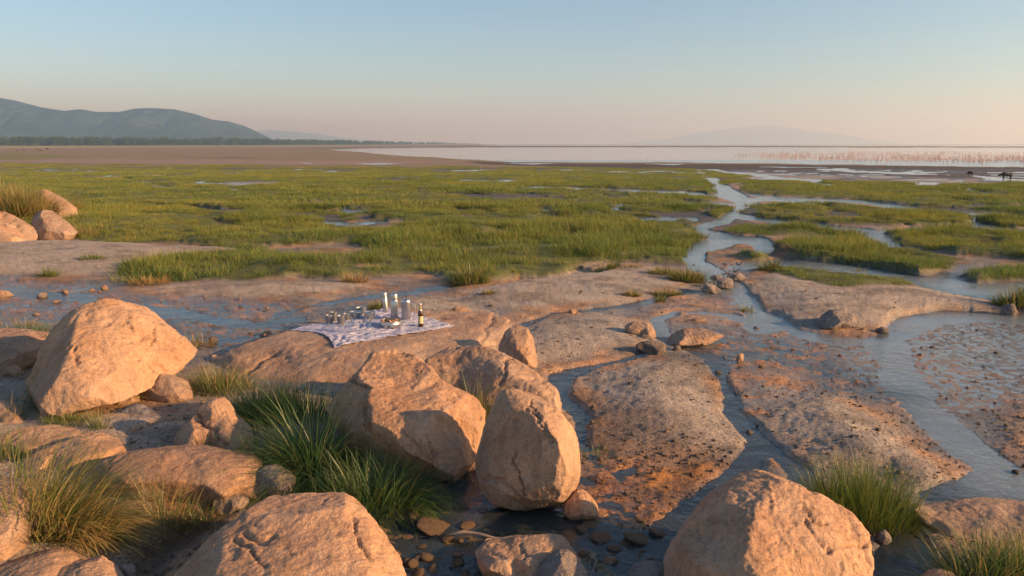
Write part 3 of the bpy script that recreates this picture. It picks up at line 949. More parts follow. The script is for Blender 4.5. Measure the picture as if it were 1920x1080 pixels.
def boulder(name, label, outline, inner, base, tilt=0.25, thick=1.0, mat='p', rough=1.0, soft=4, res=70, cracks=(), h0=0.0, seed=0, cat='boulder', group=None, flat=None):
    """A stone with the outline and the ridges it shows in the photograph, at its own distance, with its own depth and back.
    outline: (u, v[, d]) ring; inner: (u, v, d) ridge points; d is depth in pixels at the stone's distance (minus = towards the viewer),
    or ('z', height) for a point at a known height; base: pixel where its foot meets the land."""
    bu, bv = base
    b = px2w(bu, bv)
    bdir = ray(bu, bv)
    tb = (b[1] / bdir[1])
    if h0:
        tb = (h0 + base_z(b[1]) - CAM_H) / bdir[2]
    S = tb / FPX
    vb = bv

    def place(pt):
        u, v = pt[0], pt[1]
        d = pt[2] if len(pt) > 2 else 0.0
        dr = np.array(ray(u, v), float).reshape(3)
        if isinstance(d, tuple):
            t = (d[1] - CAM_H) / dr[2]
        else:
            t = tb + S * (tilt * (vb - v) + d)
        return CAMP + dr * t

    out = np.array([place(p) for p in outline])
    inn = np.array([place(p) for p in inner]) if len(inner) else np.zeros((0, 3))
    uv = [Vector((p[0], -p[1])) for p in list(outline) + list(inner)]
    n = len(outline)
    r = delaunay_2d_cdt(uv, [(k, (k + 1) % n) for k in range(n)], [], 1, 1e-4)
    vc, tris, orig = r[0], r[2], r[3]
    P = []
    allp = np.concatenate([out, inn])
    for k in range(len(vc)):
        ov = orig[k]
        P.append(allp[ov[0]] if ov else np.array(px2w(vc[k].x, -vc[k].y)).reshape(3))
    V = list(P)
    inv = {}
    for k in range(len(vc)):
        for o_ in orig[k]:
            inv[o_] = k
    F = [tuple(f) for f in tris]
    # the far side: the ring drawn in towards its middle and pushed back, twice
    ou = np.array([(p[0], p[1]) for p in outline], float)
    cu = ou.mean(0)
    width = np.sqrt(0.5 * (np.ptp(ou[:, 0]) ** 2 + np.ptp(ou[:, 1]) ** 2)) * 0.5
    fw = np.array([0, CP, -SP])
    rngl = np.random.default_rng(seed + 5)
    rings = [[inv[k] for k in range(n)]]
    cen = out.mean(0)
    back = np.array([0.0, 1.0, -0.12])
    for sc, dp in ((0.86, 0.55), (0.5, 0.95)):
        ring = []
        for k in range(n):
            pos = cen + (out[k] - cen) * sc + back * (width * thick * dp * S * rngl.uniform(0.85, 1.1))
            V.append(pos)
            ring.append(len(V) - 1)
        rings.append(ring)
    for a, c in zip(rings[:-1], rings[1:]):
        for k in range(n):
            k2 = (k + 1) % n
            F.append((a[k2], a[k], c[k]))
            F.append((a[k2], c[k], c[k2]))
    V.append(cen + back * (width * thick * 1.05 * S))
    for k in range(n):
        F.append((rings[-1][(k + 1) % n], rings[-1][k], len(V) - 1))
    size = max(np.ptp(out[:, 0]), np.ptp(out[:, 2])) + 1e-3
    vx = size / res
    V2, F2 = voxel(np.array(V), F, vx)
    V2 = laplace(V2, F2, soft)
    c0 = V2.mean(0)
    if rough > 0.6:
        V2 = c0 + (V2 - c0) * 1.02                                    # broken faces: shallow flat cuts all round the stone
        for _ in range(44):
            nd = rngl.normal(size=3)
            nd /= np.linalg.norm(nd)
            pr_ = (V2 - c0) @ nd
            top = np.quantile(pr_, 0.9995)
            lim = top - size * rngl.uniform(0.008, 0.042)
            V2 = V2 - (np.maximum(pr_ - lim, 0) * 0.93)[:, None] * nd[None, :]
    N = vnormals(V2, F2)
    q_ = (V2 - c0) / size
    lo = fbm3(q_ * 3.2 + seed * 3.1, 4, seed)
    hi = fbm3(q_ * 13 + seed * 1.7, 4, seed + 20, 0.62)
    hi2 = np.abs(fbm3(q_ * 30 - seed, 3, seed + 90, 0.6))
    pit = fbm3(q_ * 7 + seed, 3, seed + 40)
    chip = np.abs(fbm3(q_ * 5.5 - seed, 3, seed + 60))
    disp = size * rough * (0.017 * lo + 0.010 * hi - 0.006 * (hi2 - 0.15) - 0.011 * sstep((pit - 0.25) / 0.16) - 0.004 * sstep((0.03 - chip) / 0.03) * sstep((lo - 0.05) / 0.2))
    # strata-like ledges
    led = fbm3(q_ * 2.3 + 5 + seed, 3, seed + 80) * 7
    disp += size * rough * 0.004 * (sstep((led - np.floor(led)) / 0.4) - 0.5)
    V2 = V2 + N * disp[:, None]
    if cracks:
        pu, pv = w2px(V2[:, 0], V2[:, 1], V2[:, 2])
        front = (N @ (CAMP - c0)) > -0.1
        PQ = np.stack([pu + 2.5 * hi * 6, pv + 2.5 * lo * 8], 1)
        for pts, wd, dep in cracks:
            dd = sd_line(PQ, pts, [wd] * len(pts), 40)
            k = sstep(0.5 - dd / (wd * 1.2)) * front
            V2 = V2 - N * (k * dep * S)[:, None]
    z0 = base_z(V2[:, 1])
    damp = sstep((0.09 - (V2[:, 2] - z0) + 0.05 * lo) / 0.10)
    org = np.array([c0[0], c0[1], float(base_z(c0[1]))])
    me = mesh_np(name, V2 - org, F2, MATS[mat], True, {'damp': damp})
    o = add(name, me, None, org)
    tag(o, label, cat, group)
    ROCKS.append(o)
    o['_foot'] = 0
    del o['_foot']
    return o, V2, F2


BIG = 'granite boulders on the shore'
# ---- left group
boulder('boulder', 'largest left boulder, tall and tent-shaped, with dry grass at its foot',
        [(22, 745, 30), (60, 700, 20), (78, 655, 10), (100, 613), (127, 584), (160, 566), (195, 562), (222, 564), (255, 575, 15), (290, 600, 40), (330, 625, 75), (365, 652, 105), (381, 672, 125), (370, 686, 110),
         (325, 706, 70), (290, 722, 30), (240, 750, -50), (170, 775, -110), (110, 785, -120), (50, 775, -60)],
        [(152, 590, -30), (140, 622, -60), (136, 650, -80), (117, 690, -110), (97, 730, -125), (80, 760, -120), (190, 620, -50), (250, 650, -20), (220, 690, -60), (170, 730, -110), (300, 665, 20), (205, 585, -20)],
        (110, 772), tilt=0.55, thick=0.9, res=115, seed=1, soft=3,
        cracks=[([(232, 600), (245, 607), (247, 615)], 2.5, 5), ([(140, 650), (143, 680)], 4, 6), ([(290, 612), (284, 640)], 2.5, 5), ([(300, 690), (312, 700)], 4, 6), ([(250, 665), (262, 678)], 3, 5)], group=BIG)
boulder('boulder', 'low pale-topped boulder at the left edge, in the shadow of the tall tent-shaped one',
        [(-60, 640), (-10, 617), (30, 617), (60, 621), (96, 626), (90, 650), (72, 675), (40, 694), (20, 710), (-60, 712)],
        [(-10, 632, -30), (35, 650, -50), (66, 660, -30), (10, 690, -60)], (30, 704), tilt=0.8, mat='b', seed=2, res=60, group=BIG)
boulder('stone', 'small rounded stone in shade under the left edge boulder', [(-14, 692), (8, 682), (28, 684), (37, 696), (30, 710), (0, 716), (-15, 710)], [(10, 696, -14)], (14, 712), mat='b', seed=3, res=40, cat='stone')
boulder('boulder', 'flat rough slab sloping down at the left edge below the tent-shaped boulder', [(-60, 775), (-10, 748), (12, 751), (32, 770), (45, 792), (40, 808), (0, 818), (-60, 820)], [(0, 768, -12), (20, 790, -24)], (20, 812), tilt=0.9, mat='b', seed=4, res=50, group=BIG)
boulder('stone', 'brown angular stone half in shadow at the right foot of the tent-shaped boulder',
        [(263, 722), (276, 710), (291, 702), (320, 703), (347, 716), (356, 732), (365, 752), (345, 760), (300, 763), (262, 750)], [(318, 712, -12), (328, 748, -28), (280, 740, -22)], (320, 757), tilt=0.45, mat='b', seed=5, res=55, cat='stone')
boulder('stone', 'low hollowed stone lying in front of the tent-shaped boulder',
        [(142, 758), (155, 745), (178, 738), (205, 731), (226, 727), (245, 729), (258, 742), (260, 758), (211, 768), (155, 770)], [(190, 742, -8), (215, 746, 2), (240, 740, -14), (190, 758, -22), (225, 756, -14)], (200, 765), tilt=0.7, mat='p', seed=6, res=55, cat='stone')
boulder('stone', 'blue-grey flat stone with pale flecks on the gravel', [(189, 779), (204, 769), (233, 761), (262, 758), (289, 769), (317, 780), (270, 788), (213, 795), (192, 790)], [(230, 773, -12), (270, 772, -8)], (240, 790), tilt=0.9, mat='u', seed=7, res=55, cat='stone')
boulder('boulder', 'cleft pointed boulder between the log-shaped boulder and the green grass',
        [(318, 838), (333, 812), (358, 786), (370, 768), (385, 746), (400, 738), (417, 753), (440, 785), (466, 812), (481, 832), (470, 846), (445, 862), (395, 862), (345, 858)],
        [(398, 772, -16), (372, 790, 4), (392, 806, -14), (420, 832, -44), (440, 852, -46), (365, 806, -34), (350, 845, -52), (422, 785, -10)], (420, 858), tilt=0.45, seed=8, res=65, soft=2,
        cracks=[([(370, 775), (380, 795), (402, 810), (425, 838)], 3, 7)], group=BIG)
boulder('boulder', 'pale flat slab behind the sunlit ridged slab at left', [(-60, 830), (0, 808), (42, 803), (75, 804), (120, 811), (152, 818), (165, 835), (130, 852), (70, 880), (-60, 895)], [(0, 826, -12), (60, 830, -22), (110, 826, -12), (60, 850, -45)], (60, 872), tilt=1.3, seed=9, res=60, group=BIG)
boulder('boulder', 'sunlit ridged slab sloping down to the left beside the log-shaped boulder',
        [(-20, 890), (20, 866), (50, 850), (94, 833), (144, 815), (167, 810), (180, 820), (214, 830), (232, 845), (220, 880), (150, 910), (70, 915), (-20, 912)], [(100, 850, -20), (165, 826, -20), (140, 862, -46), (190, 855, -38), (60, 885, -34)], (120, 905), tilt=1.0, seed=10, res=70, soft=2, group=BIG)
boulder('boulder', 'long smooth log-shaped boulder lying behind the straw grass',
        [(170, 890), (185, 866), (222, 850), (278, 844), (347, 842), (417, 850), (470, 862), (490, 878), (497, 902), (490, 925), (478, 942), (440, 946), (375, 950), (306, 950), (220, 940), (180, 920)],
        [(230, 868, -26), (300, 864, -32), (380, 864, -34), (440, 872, -26), (452, 905, -34), (300, 900, -62), (380, 905, -62), (420, 930, -58), (230, 905, -60), (470, 905, -12)], (400, 945), tilt=0.7, seed=11, res=92, soft=6, rough=0.55, group=BIG)
boulder('stone', 'thin-layered pale stone under the right end of the log-shaped boulder', [(392, 940), (400, 930), (433, 926), (470, 935), (460, 955), (425, 970), (405, 968)], [(430, 936, -8), (440, 952, -18)], (425, 966), tilt=0.6, mat='s', seed=12, res=45, cat='stone', rough=1.6)
boulder('boulder', 'grey rounded boulder half hidden between the log-shaped boulder and the green grass', [(478, 885), (495, 874), (515, 872), (538, 882), (554, 902), (550, 926), (500, 945), (470, 930)], [(515, 890, -24), (520, 915, -34)], (515, 940), tilt=0.5, mat='g', seed=13, res=55, group=BIG)
boulder('boulder', 'cracked boulder cut by the left edge beside the big straw grass', [(-80, 900), (-20, 897), (10, 893), (42, 900), (57, 918), (65, 942), (67, 973), (60, 1004), (42, 1034), (20, 1070), (-80, 1100)], [(0, 912, -40), (40, 935, -40), (30, 990, -60), (-10, 1030, -70)], (20, 1062), tilt=0.5, seed=14, res=80,
        cracks=[([(40, 935), (30, 970), (22, 1010), (12, 1040)], 2, 4)], group=BIG)
boulder('stone', 'flat chip of rock behind the cracked boulder at the left edge', [(10, 894), (40, 888), (52, 892), (60, 905), (45, 912), (15, 908)], [(40, 898, -8)], (45, 910), tilt=0.8, seed=15, res=36, cat='stone')
boulder('boulder', 'sunlit rock in the bottom left corner of the picture', [(-80, 1090), (-10, 1068), (56, 1047), (97, 1037), (126, 1046), (140, 1060), (150, 1130), (-80, 1160)], [(30, 1068, -22), (100, 1060, -26), (60, 1100, -60)], (60, 1130), tilt=0.9, seed=16, res=60, group=BIG)
boulder('boulder', 'rounded rock at the bottom edge below the straw grass', [(70, 1080), (110, 1062), (150, 1050), (189, 1050), (215, 1066), (236, 1092), (240, 1150), (80, 1160)], [(150, 1070, -26), (195, 1080, -26), (160, 1110, -50)], (160, 1140), tilt=0.8, seed=17, res=60, group=BIG)
boulder('stone', 'small grey stone at the edge of the brown pool by the bottom edge', [(218, 1072), (226, 1060), (245, 1058), (254, 1068), (252, 1090), (226, 1096)], [(238, 1072, -10)], (238, 1090), mat='g', seed=18, res=40, cat='stone')
boulder('boulder', 'big smooth domed boulder cut by the bottom edge, with a dark crack',
        [(296, 1095), (350, 1046), (380, 1021), (425, 986), (465, 955), (500, 934), (560, 929), (600, 925), (622, 932), (642, 945), (662, 965), (690, 988), (715, 1022), (748, 1062), (764, 1100), (760, 1190), (300, 1190)],
        [(500, 962, -20), (590, 950, -15), (640, 985, -22), (560, 1000, -55), (480, 1010, -50), (420, 1040, -55), (600, 1060, -90), (690, 1060, -60), (500, 1090, -110), (680, 1130, -100), (400, 1110, -90)],
        (560, 1180), tilt=0.75, seed=19, res=115, soft=6, rough=0.75,
        cracks=[([(462, 998), (478, 1012), (496, 1012), (512, 1000)], 5, 7), ([(440, 1014), (452, 1022), (465, 1022)], 4, 6), ([(470, 1026), (485, 1048), (498, 1062)], 2.2, 7), ([(662, 975), (664, 1000), (678, 1030), (692, 1052)], 2.6, 8)], group=BIG)
# ---- middle group
prk, prV, prF = boulder('boulder', 'broad flat-topped rock that carries the picnic cloth',
        [(388, 668, ('z', 0.052)), (430, 652, ('z', 0.125)), (490, 634, ('z', 0.187)), (545, 617, ('z', 0.218)), (640, 597, ('z', 0.234)), (722, 577, ('z', 0.244)), (850, 582, ('z', 0.250)), (925, 585, ('z', 0.244)), (957, 597, ('z', 0.218)),
         (966, 622, ('z', 0.156)), (955, 650, ('z', 0.104)), (940, 690, ('z', -0.060)), (850, 730, ('z', -0.060)), (700, 738, ('z', -0.060)), (560, 745, ('z', -0.060)), (430, 735, ('z', -0.060)), (385, 705, ('z', -0.060))],
        [(500, 652, ('z', 0.177)), (440, 668, ('z', 0.130)), (560, 656, ('z', 0.213)), (640, 660, ('z', 0.229)), (720, 655, ('z', 0.234)), (800, 640, ('z', 0.239)), (880, 640, ('z', 0.229)), (930, 622, ('z', 0.208)), (520, 636, ('z', 0.203)),
         (900, 605, ('z', 0.244)), (780, 605, ('z', 0.244)), (640, 625, ('z', 0.234)), (700, 600, ('z', 0.242)), (480, 695, ('z', 0.062)), (600, 690, ('z', 0.130)), (700, 700, ('z', 0.104)), (850, 690, ('z', 0.078)), (560, 715, ('z', 0.031))],
        (560, 730), thick=0.35, seed=21, res=125, soft=3, rough=0.45, mat='b',
        cracks=[([(450, 708), (470, 690), (490, 670), (515, 662)], 2.2, 5), ([(612, 673), (640, 678)], 1.6, 4), ([(905, 640), (912, 610), (926, 598)], 3, 3.5), ([(900, 645), (940, 640), (950, 620)], 3, 4)], group=BIG)
boulder('boulder', 'upright block at the right end of the picnic rock', [(938, 640), (948, 620), (965, 608), (985, 611), (997, 624), (1003, 650), (1010, 694), (980, 700), (950, 690), (932, 665)], [(962, 625, -12), (988, 630, -14), (975, 665, -34), (992, 680, -30)], (980, 694), tilt=0.35, seed=22, res=60, mat='b', soft=2,
        cracks=[([(984, 650), (986, 668)], 2, 4)], group=BIG)
boulder('boulder', 'long shaded brown boulder sloping to the right behind the egg-shaped one',
        [(775, 672, 60), (800, 655, 55), (840, 646, 50), (885, 644, 40), (930, 657, 25), (975, 680, 5), (1010, 704, -10), (1040, 730, -25), (1066, 753, -40), (1078, 772, -50), (1062, 786, -60), (1000, 810), (900, 810), (820, 770), (780, 720)],
        [(850, 664, 38), (905, 672, 6), (950, 700, -40), (1000, 735, -85), (1045, 768, -95), (860, 720, 0), (940, 770, -70)], (1000, 795), tilt=0.45, thick=0.7, seed=23, res=90, mat='b', soft=2,
        cracks=[([(945, 682), (950, 705), (938, 725)], 3, 6)], group=BIG)
boulder('boulder', 'large sunlit boulder at centre with a peaked top and a shaded right flank',
        [(604, 782), (613, 752), (650, 710), (668, 684), (690, 652, 25), (710, 646, 40), (740, 656, 45), (780, 671, 30), (810, 694), (826, 715), (860, 735), (910, 756), (922, 772), (914, 812), (902, 842), (886, 885), (855, 905), (810, 905), (770, 890), (700, 885), (655, 850), (620, 810)],
        [(697, 728, -66), (680, 714, -52), (660, 744, -30), (688, 790, -118), (692, 760, -104), (755, 804, -150), (720, 700, -10), (770, 740, -40), (815, 864, -104), (788, 840, -138), (860, 772, -50), (878, 820, -18), (700, 845, -78), (640, 790, -10), (812, 776, -88), (850, 890, -70), (840, 810, -46)],
        (800, 893), tilt=0.62, thick=0.9, seed=24, res=125, soft=2, rough=1.0,
        cracks=[([(660, 708), (680, 718), (696, 729)], 3, 8), ([(686, 770), (684, 795), (690, 815)], 4, 8), ([(806, 830), (815, 850), (812, 880)], 2, 4), ([(755, 806), (790, 842), (815, 866)], 2, -4)], group=BIG)
boulder('boulder', 'upright egg-shaped boulder balanced over dark water, its broad face in shade',
        [(925, 756, 20), (940, 733), (960, 728), (990, 732), (1020, 745), (1046, 766), (1066, 786), (1078, 812), (1088, 842), (1092, 870, 20), (1086, 905, 10), (1070, 930), (1050, 950), (1025, 957), (995, 954), (960, 963), (930, 952), (905, 926), (893, 900, 30), (893, 860, 38), (904, 820, 34), (915, 782, 24)],
        [(945, 765, -28), (985, 770, -48), (1020, 790, -80), (1046, 830, -98), (1056, 880, -98), (1044, 925, -90), (925, 830, -22), (918, 890, -26), (950, 925, -44), (1000, 930, -64), (990, 850, -70), (960, 870, -58), (1074, 850, -46), (1050, 790, -40), (1078, 890, -46)],
        (985, 962), tilt=0.22, thick=1.0, seed=25, res=112, soft=3, rough=0.75,
        cracks=[([(968, 845), (962, 865), (975, 880), (972, 905), (985, 935)], 1.8, 6), ([(905, 896), (940, 905), (972, 935)], 4, 6), ([(985, 765), (1010, 780), (1022, 800), (1034, 825)], 4, 6), ([(996, 745), (1010, 790)], 1.5, 4)], group=BIG)
boulder('stone', 'reddish cone-shaped stone at the right foot of the egg-shaped boulder', [(1050, 960), (1064, 936), (1080, 919), (1092, 917), (1104, 926), (1117, 942), (1130, 962), (1118, 976), (1090, 980), (1060, 976)], [(1090, 940, -12), (1095, 962, -24)], (1095, 976), tilt=0.4, seed=26, res=50, cat='stone')
boulder('boulder', 'low flat-topped boulder in the stream behind the grey peaked stone',
        [(882, 1048), (889, 1030), (910, 1020), (948, 1018), (964, 1009), (992, 1006), (1021, 1005), (1050, 1010), (1077, 1021), (1090, 1043), (1100, 1064), (1092, 1092), (990, 1105), (906, 1095)], [(930, 1036, -30), (1000, 1030, -30), (1060, 1040, -34), (1000, 1062, -60), (930, 1070, -56), (960, 1045, -38)], (980, 1098), tilt=1.1, seed=27, res=80, soft=3,
        cracks=[([(978, 1018), (974, 1032), (985, 1045)], 2, 3), ([(925, 1045), (938, 1048)], 4, 4)], group=BIG)
boulder('boulder', 'grey peaked stone leaning on the low flat-topped boulder at the bottom edge', [(1002, 1070), (1015, 1055), (1038, 1040), (1059, 1029), (1077, 1043), (1098, 1067), (1106, 1100), (1100, 1130), (1005, 1130)], [(1056, 1050, -22), (1068, 1085, -34), (1030, 1085, -26)], (1050, 1122), tilt=0.5, mat='g', seed=28, res=60, soft=2, group=BIG)
boulder('boulder', 'smooth pale rock in shallow water by the bottom edge, left of the big right boulder', [(1176, 1072), (1190, 1062), (1207, 1055), (1235, 1054), (1260, 1062), (1262, 1120), (1180, 1120)], [(1215, 1068, -14), (1220, 1090, -30)], (1220, 1112), tilt=0.8, mat='g', seed=29, res=50, group=BIG)
# ---- right group
boulder('boulder', 'big right boulder with a sloping ridge, its left face in shade, beside bright green grass',
        [(1240, 1062), (1255, 1034), (1280, 992), (1292, 974), (1325, 940), (1375, 905), (1415, 889), (1445, 888), (1480, 904), (1520, 921), (1560, 939), (1600, 959), (1630, 979), (1646, 1010), (1653, 1040), (1657, 1090), (1640, 1150), (1240, 1150)],
        [(1440, 910, -22), (1452, 952, -62), (1412, 972, -92), (1345, 1010, -66), (1400, 1060, -150), (1300, 1060, -80), (1480, 1000, -92), (1550, 990, -50), (1600, 1030, -60), (1530, 1060, -105), (1620, 1080, -60), (1370, 950, -40), (1450, 1110, -160)],
        (1450, 1140), tilt=0.6, thick=0.85, seed=31, res=118, soft=3,
        cracks=[([(1512, 955), (1530, 980), (1545, 985)], 2, 6), ([(1510, 975), (1525, 1000), (1555, 1030)], 3, 7), ([(1580, 1020), (1600, 1022), (1625, 1026)], 3, 8), ([(1440, 910), (1450, 940), (1452, 960)], 2, -3), ([(1575, 1050), (1578, 1080)], 3, 4)], group=BIG)
boulder('boulder', 'low brown rock shelf at the right edge, behind the bottom right grass', [(1695, 954), (1725, 952), (1758, 963), (1784, 960), (1820, 950), (1870, 944), (1925, 948), (2010, 962), (2010, 1050), (1930, 1040), (1860, 1040), (1790, 1022), (1761, 996), (1713, 972)],
        [(1760, 975, -10), (1830, 968, -10), (1900, 965, -10), (1860, 990, -40), (1920, 1000, -50), (1800, 1000, -24)], (1820, 1025), tilt=1.3, mat='b', seed=32, res=80, rough=0.7, group=BIG)
boulder('stone', 'small round stone between the big right boulder and the bright grass', [(1644, 1010), (1650, 998), (1660, 993), (1670, 1004), (1674, 1018), (1655, 1024)], [(1660, 1006, -8)], (1660, 1022), mat='g', seed=33, res=36, cat='stone')
boulder('stone', 'smooth stone at the bottom edge below the bottom right grass', [(1728, 1090), (1745, 1074), (1765, 1068), (1790, 1074), (1802, 1090), (1790, 1120), (1735, 1120)], [(1765, 1084, -14)], (1765, 1112), mat='p', seed=34, res=45, cat='stone')
boulder('boulder', 'grey-brown pyramid rock standing alone on the right sand bank', [(1533, 608), (1545, 592), (1562, 580), (1587, 579), (1602, 588), (1618, 598), (1634, 611), (1610, 622), (1565, 622), (1538, 618)], [(1562, 590, -10), (1585, 600, -28), (1560, 612, -26), (1610, 614, -16)], (1580, 619), tilt=0.45, mat='g', seed=35, res=60, soft=2, group=BIG)
boulder('stone', 'knobbly dark stone at the tip of the right sand bank', [(1640, 618), (1655, 612), (1668, 617), (1668, 626), (1650, 627)], [(1656, 618, -6)], (1656, 626), mat='d', seed=36, res=30, cat='stone')
# ---- stones in the middle stream
boulder('boulder', 'brown rock with a sunlit right face on the middle sand bank', [(1168, 613), (1181, 604), (1212, 601), (1226, 612), (1234, 634), (1218, 640), (1198, 630), (1175, 624)], [(1212, 612, -8), (1218, 630, -14), (1190, 616, -8)], (1215, 638), tilt=0.6, mat='b', seed=37, res=55, soft=2, group=BIG)
boulder('stone', 'small dark stone against the foot of the sunlit brown rock on the sand bank', [(1196, 632), (1206, 626), (1220, 630), (1224, 640), (1206, 642)], [(1210, 634, -6)], (1212, 641), mat='d', seed=38, res=30, cat='stone')
boulder('stone', 'dark wet rounded stone at the corner of the middle sand bank', [(1188, 648), (1204, 640), (1235, 638), (1250, 650), (1253, 666), (1225, 672), (1206, 660)], [(1225, 650, -10), (1238, 660, -14)], (1235, 669), tilt=0.7, mat='d', seed=39, res=50, cat='stone')
boulder('boulder', 'broad flat brown rock lying in the middle stream', [(1243, 642), (1258, 627), (1292, 615), (1327, 617), (1374, 630), (1340, 646), (1290, 652), (1255, 653)], [(1290, 630, -10), (1330, 634, -10), (1270, 642, -14)], (1290, 651), tilt=1.0, mat='b', seed=40, res=65, group=BIG)
boulder('stone', 'little brown stone in the narrow channel below the broad flat rock', [(1260, 656), (1266, 648), (1275, 647), (1278, 656), (1268, 662)], [(1269, 653, -5)], (1269, 661), mat='d', seed=41, res=30, cat='stone')
boulder('boulder', 'smooth dark grey stone, left of two lying side by side in the upper stream', [(1312, 537), (1322, 530), (1340, 534), (1356, 546), (1342, 552), (1316, 546)], [(1332, 540, -8)], (1335, 551), tilt=0.5, mat='g', seed=42, res=45, rough=.5, group=BIG)
boulder('boulder', 'angular dark grey stone, right of two lying side by side in the upper stream', [(1336, 533), (1345, 525), (1357, 520), (1374, 521), (1380, 540), (1362, 544), (1344, 540)], [(1362, 530, -8)], (1365, 543), tilt=0.4, mat='g', seed=43, res=45, rough=.7, group=BIG)
boulder('stone', 'low grey rock behind the two grey stones in the upper stream', [(1360, 520), (1370, 512), (1392, 511), (1403, 520), (1395, 528), (1372, 528)], [(1382, 517, -6)], (1385, 527), mat='g', seed=44, res=36, cat='stone')
boulder('stone', 'flat grey stone left behind the two grey stones in the upper stream', [(1328, 522), (1338, 515), (1356, 517), (1358, 524), (1340, 527)], [(1344, 519, -4)], (1345, 526), mat='g', seed=45, res=30, cat='stone')
boulder('stone', 'small rusty red stone alone in the shallow orange flats', [(1380, 674), (1383, 664), (1391, 661), (1396, 668), (1393, 679), (1384, 680)], [(1388, 669, -5)], (1388, 679), mat='p', seed=46, res=32, cat='stone')
boulder('stone', 'reddish wedge of rock in the thin creek behind the picnic rock', [(1064, 588), (1069, 577), (1080, 580), (1089, 590), (1078, 594)], [(1073, 586, -5)], (1075, 592), mat='p', seed=47, res=32, cat='stone', soft=1)
boulder('stone', 'low stone on the small wet bar above the broad flat rock', [(1292, 601), (1305, 595), (1322, 596), (1330, 603), (1312, 606)], [(1310, 599, -4)], (1312, 605), mat='b', seed=48, res=32, cat='stone')
boulder('stone', 'pale pointed stone just behind the picnic rock', [(836, 586), (848, 577), (860, 573), (876, 577), (890, 584), (878, 592), (850, 593)], [(858, 580, -6)], (862, 592), tilt=.6, mat='p', seed=49, res=36, cat='stone', h0=0.12)
# ---- rocks on the knoll at the far left
boulder('boulder', 'upper pink rock leaning on the grassy knoll at far left', [(58, 372), (62, 353), (75, 352), (100, 364), (125, 375), (137, 387), (140, 402), (138, 430), (70, 430)], [(88, 374, -10), (118, 386, -16), (112, 404, -20)], (110, 429), tilt=0.5, seed=51, res=55, thick=1.0, mat='b', group=BIG)
boulder('boulder', 'rounded pink rock low on the grassy knoll at far left', [(56, 425), (60, 400), (75, 389), (96, 391), (112, 406), (130, 422), (147, 438), (130, 456), (75, 456), (56, 440)], [(82, 404, -14), (100, 416, -20), (120, 436, -18), (80, 436, -22)], (100, 452), tilt=0.5, seed=52, res=60, thick=0.8, mat='b', group=BIG)
boulder('boulder', 'long sloping rock at the left edge of the grassy knoll', [(-120, 370), (-50, 382), (0, 393), (26, 411), (55, 428), (76, 444), (60, 458), (0, 470), (-120, 470)], [(0, 410, -12), (30, 432, -18), (-30, 430, -30)], (30, 456), tilt=0.4, seed=53, res=60, thick=0.8, mat='b', group=BIG,
        cracks=[([(0, 405), (20, 418), (40, 436)], 3, 6)])
boulder('boulder', 'lower front slab at the left edge of the grassy knoll', [(-120, 400), (-20, 412), (10, 422), (36, 440), (58, 456), (40, 466), (-120, 475)], [(0, 440, -10), (30, 452, -8)], (20, 462), tilt=0.5, seed=54, res=50, group=BIG)

# ------------------------------------------------------------------ grass
def blade_mat(name, rough=0.55):
    t = NT(name)
    c = t.n('Attribute', attribute_name='tone').outputs['Color']
    d = t.n('BsdfDiffuse', i_Color=c, i_Roughness=0.6).outputs[0]
    tr = t.n('BsdfTranslucent', i_Color=t.mix(1.0, c, (1.0, 1.0, 0.6), 'MULTIPLY')).outputs[0]
    g = t.n('BsdfAnisotropic', i_Color=(1, 1, 0.9, 1), i_Roughness=0.45).outputs[0]
    m = t.n('MixShader', i_0=0.38)
    t.l(d, m.inputs[1])
    t.l(tr, m.inputs[2])
    m2 = t.n('MixShader', i_0=0.035)
    t.l(m.outputs[0], m2.inputs[1])
    t.l(g, m2.inputs[2])
    return t.done(m2.outputs[0])


M_blade = blade_mat('grass_blade')
GREEN = np.array([0.105, 0.165, 0.042])
DEEP = np.array([0.070, 0.145, 0.055])
LIME = np.array([0.150, 0.190, 0.030])
STRAW = np.array([0.40, 0.29, 0.115])
OLIVE = np.array([0.15, 0.155, 0.045])
RUST = np.array([0.36, 0.19, 0.07])


def blades(rng, root, L, w, ang, lean, droop, tones, seg=5):
    """Curved tapering strips. root (n,3), L, w (n,), ang heading (n,), lean start tilt from vertical (n,), droop sag (n,)."""
    n = len(L)
    s = np.linspace(0, 1, seg + 1)
    hd = np.stack([np.cos(ang), np.sin(ang), np.zeros(n)], 1)
    side = np.stack([-np.sin(ang + rng.uniform(-.9, .9, n)), np.cos(ang + rng.uniform(-.9, .9, n)), np.zeros(n)], 1)
    th = lean[:, None] + droop[:, None] * s[None, :] ** 1.3       # angle from vertical along the blade
    ds = L[:, None] / seg
    thm = 0.5 * (th[:, 1:] + th[:, :-1])
    hx = np.concatenate([np.zeros((n, 1)), np.cumsum(np.sin(thm) * ds, 1)], 1)
    hz = np.concatenate([np.zeros((n, 1)), np.cumsum(np.cos(thm) * ds, 1)], 1)
    P = root[:, None, :] + hd[:, None, :] * hx[..., None]
    P[..., 2] += hz
    wd = w[:, None] * (1 - s[None, :] ** 1.6 * 0.93) * 0.5
    A = P + side[:, None, :] * wd[..., None]
    B = P - side[:, None, :] * wd[..., None]
    V = np.stack([A, B], 2).reshape(-1, 3)
    k = (np.arange(n) * (seg + 1) * 2)[:, None] + (np.arange(seg) * 2)[None, :]
    F = np.stack([k, k + 1, k + 3, k + 2], -1).reshape(-1, 4)
    tip = sstep(s)[None, :, None]
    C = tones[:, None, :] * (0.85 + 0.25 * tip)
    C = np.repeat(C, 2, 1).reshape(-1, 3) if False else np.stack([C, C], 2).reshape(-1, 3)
    return V, F, C


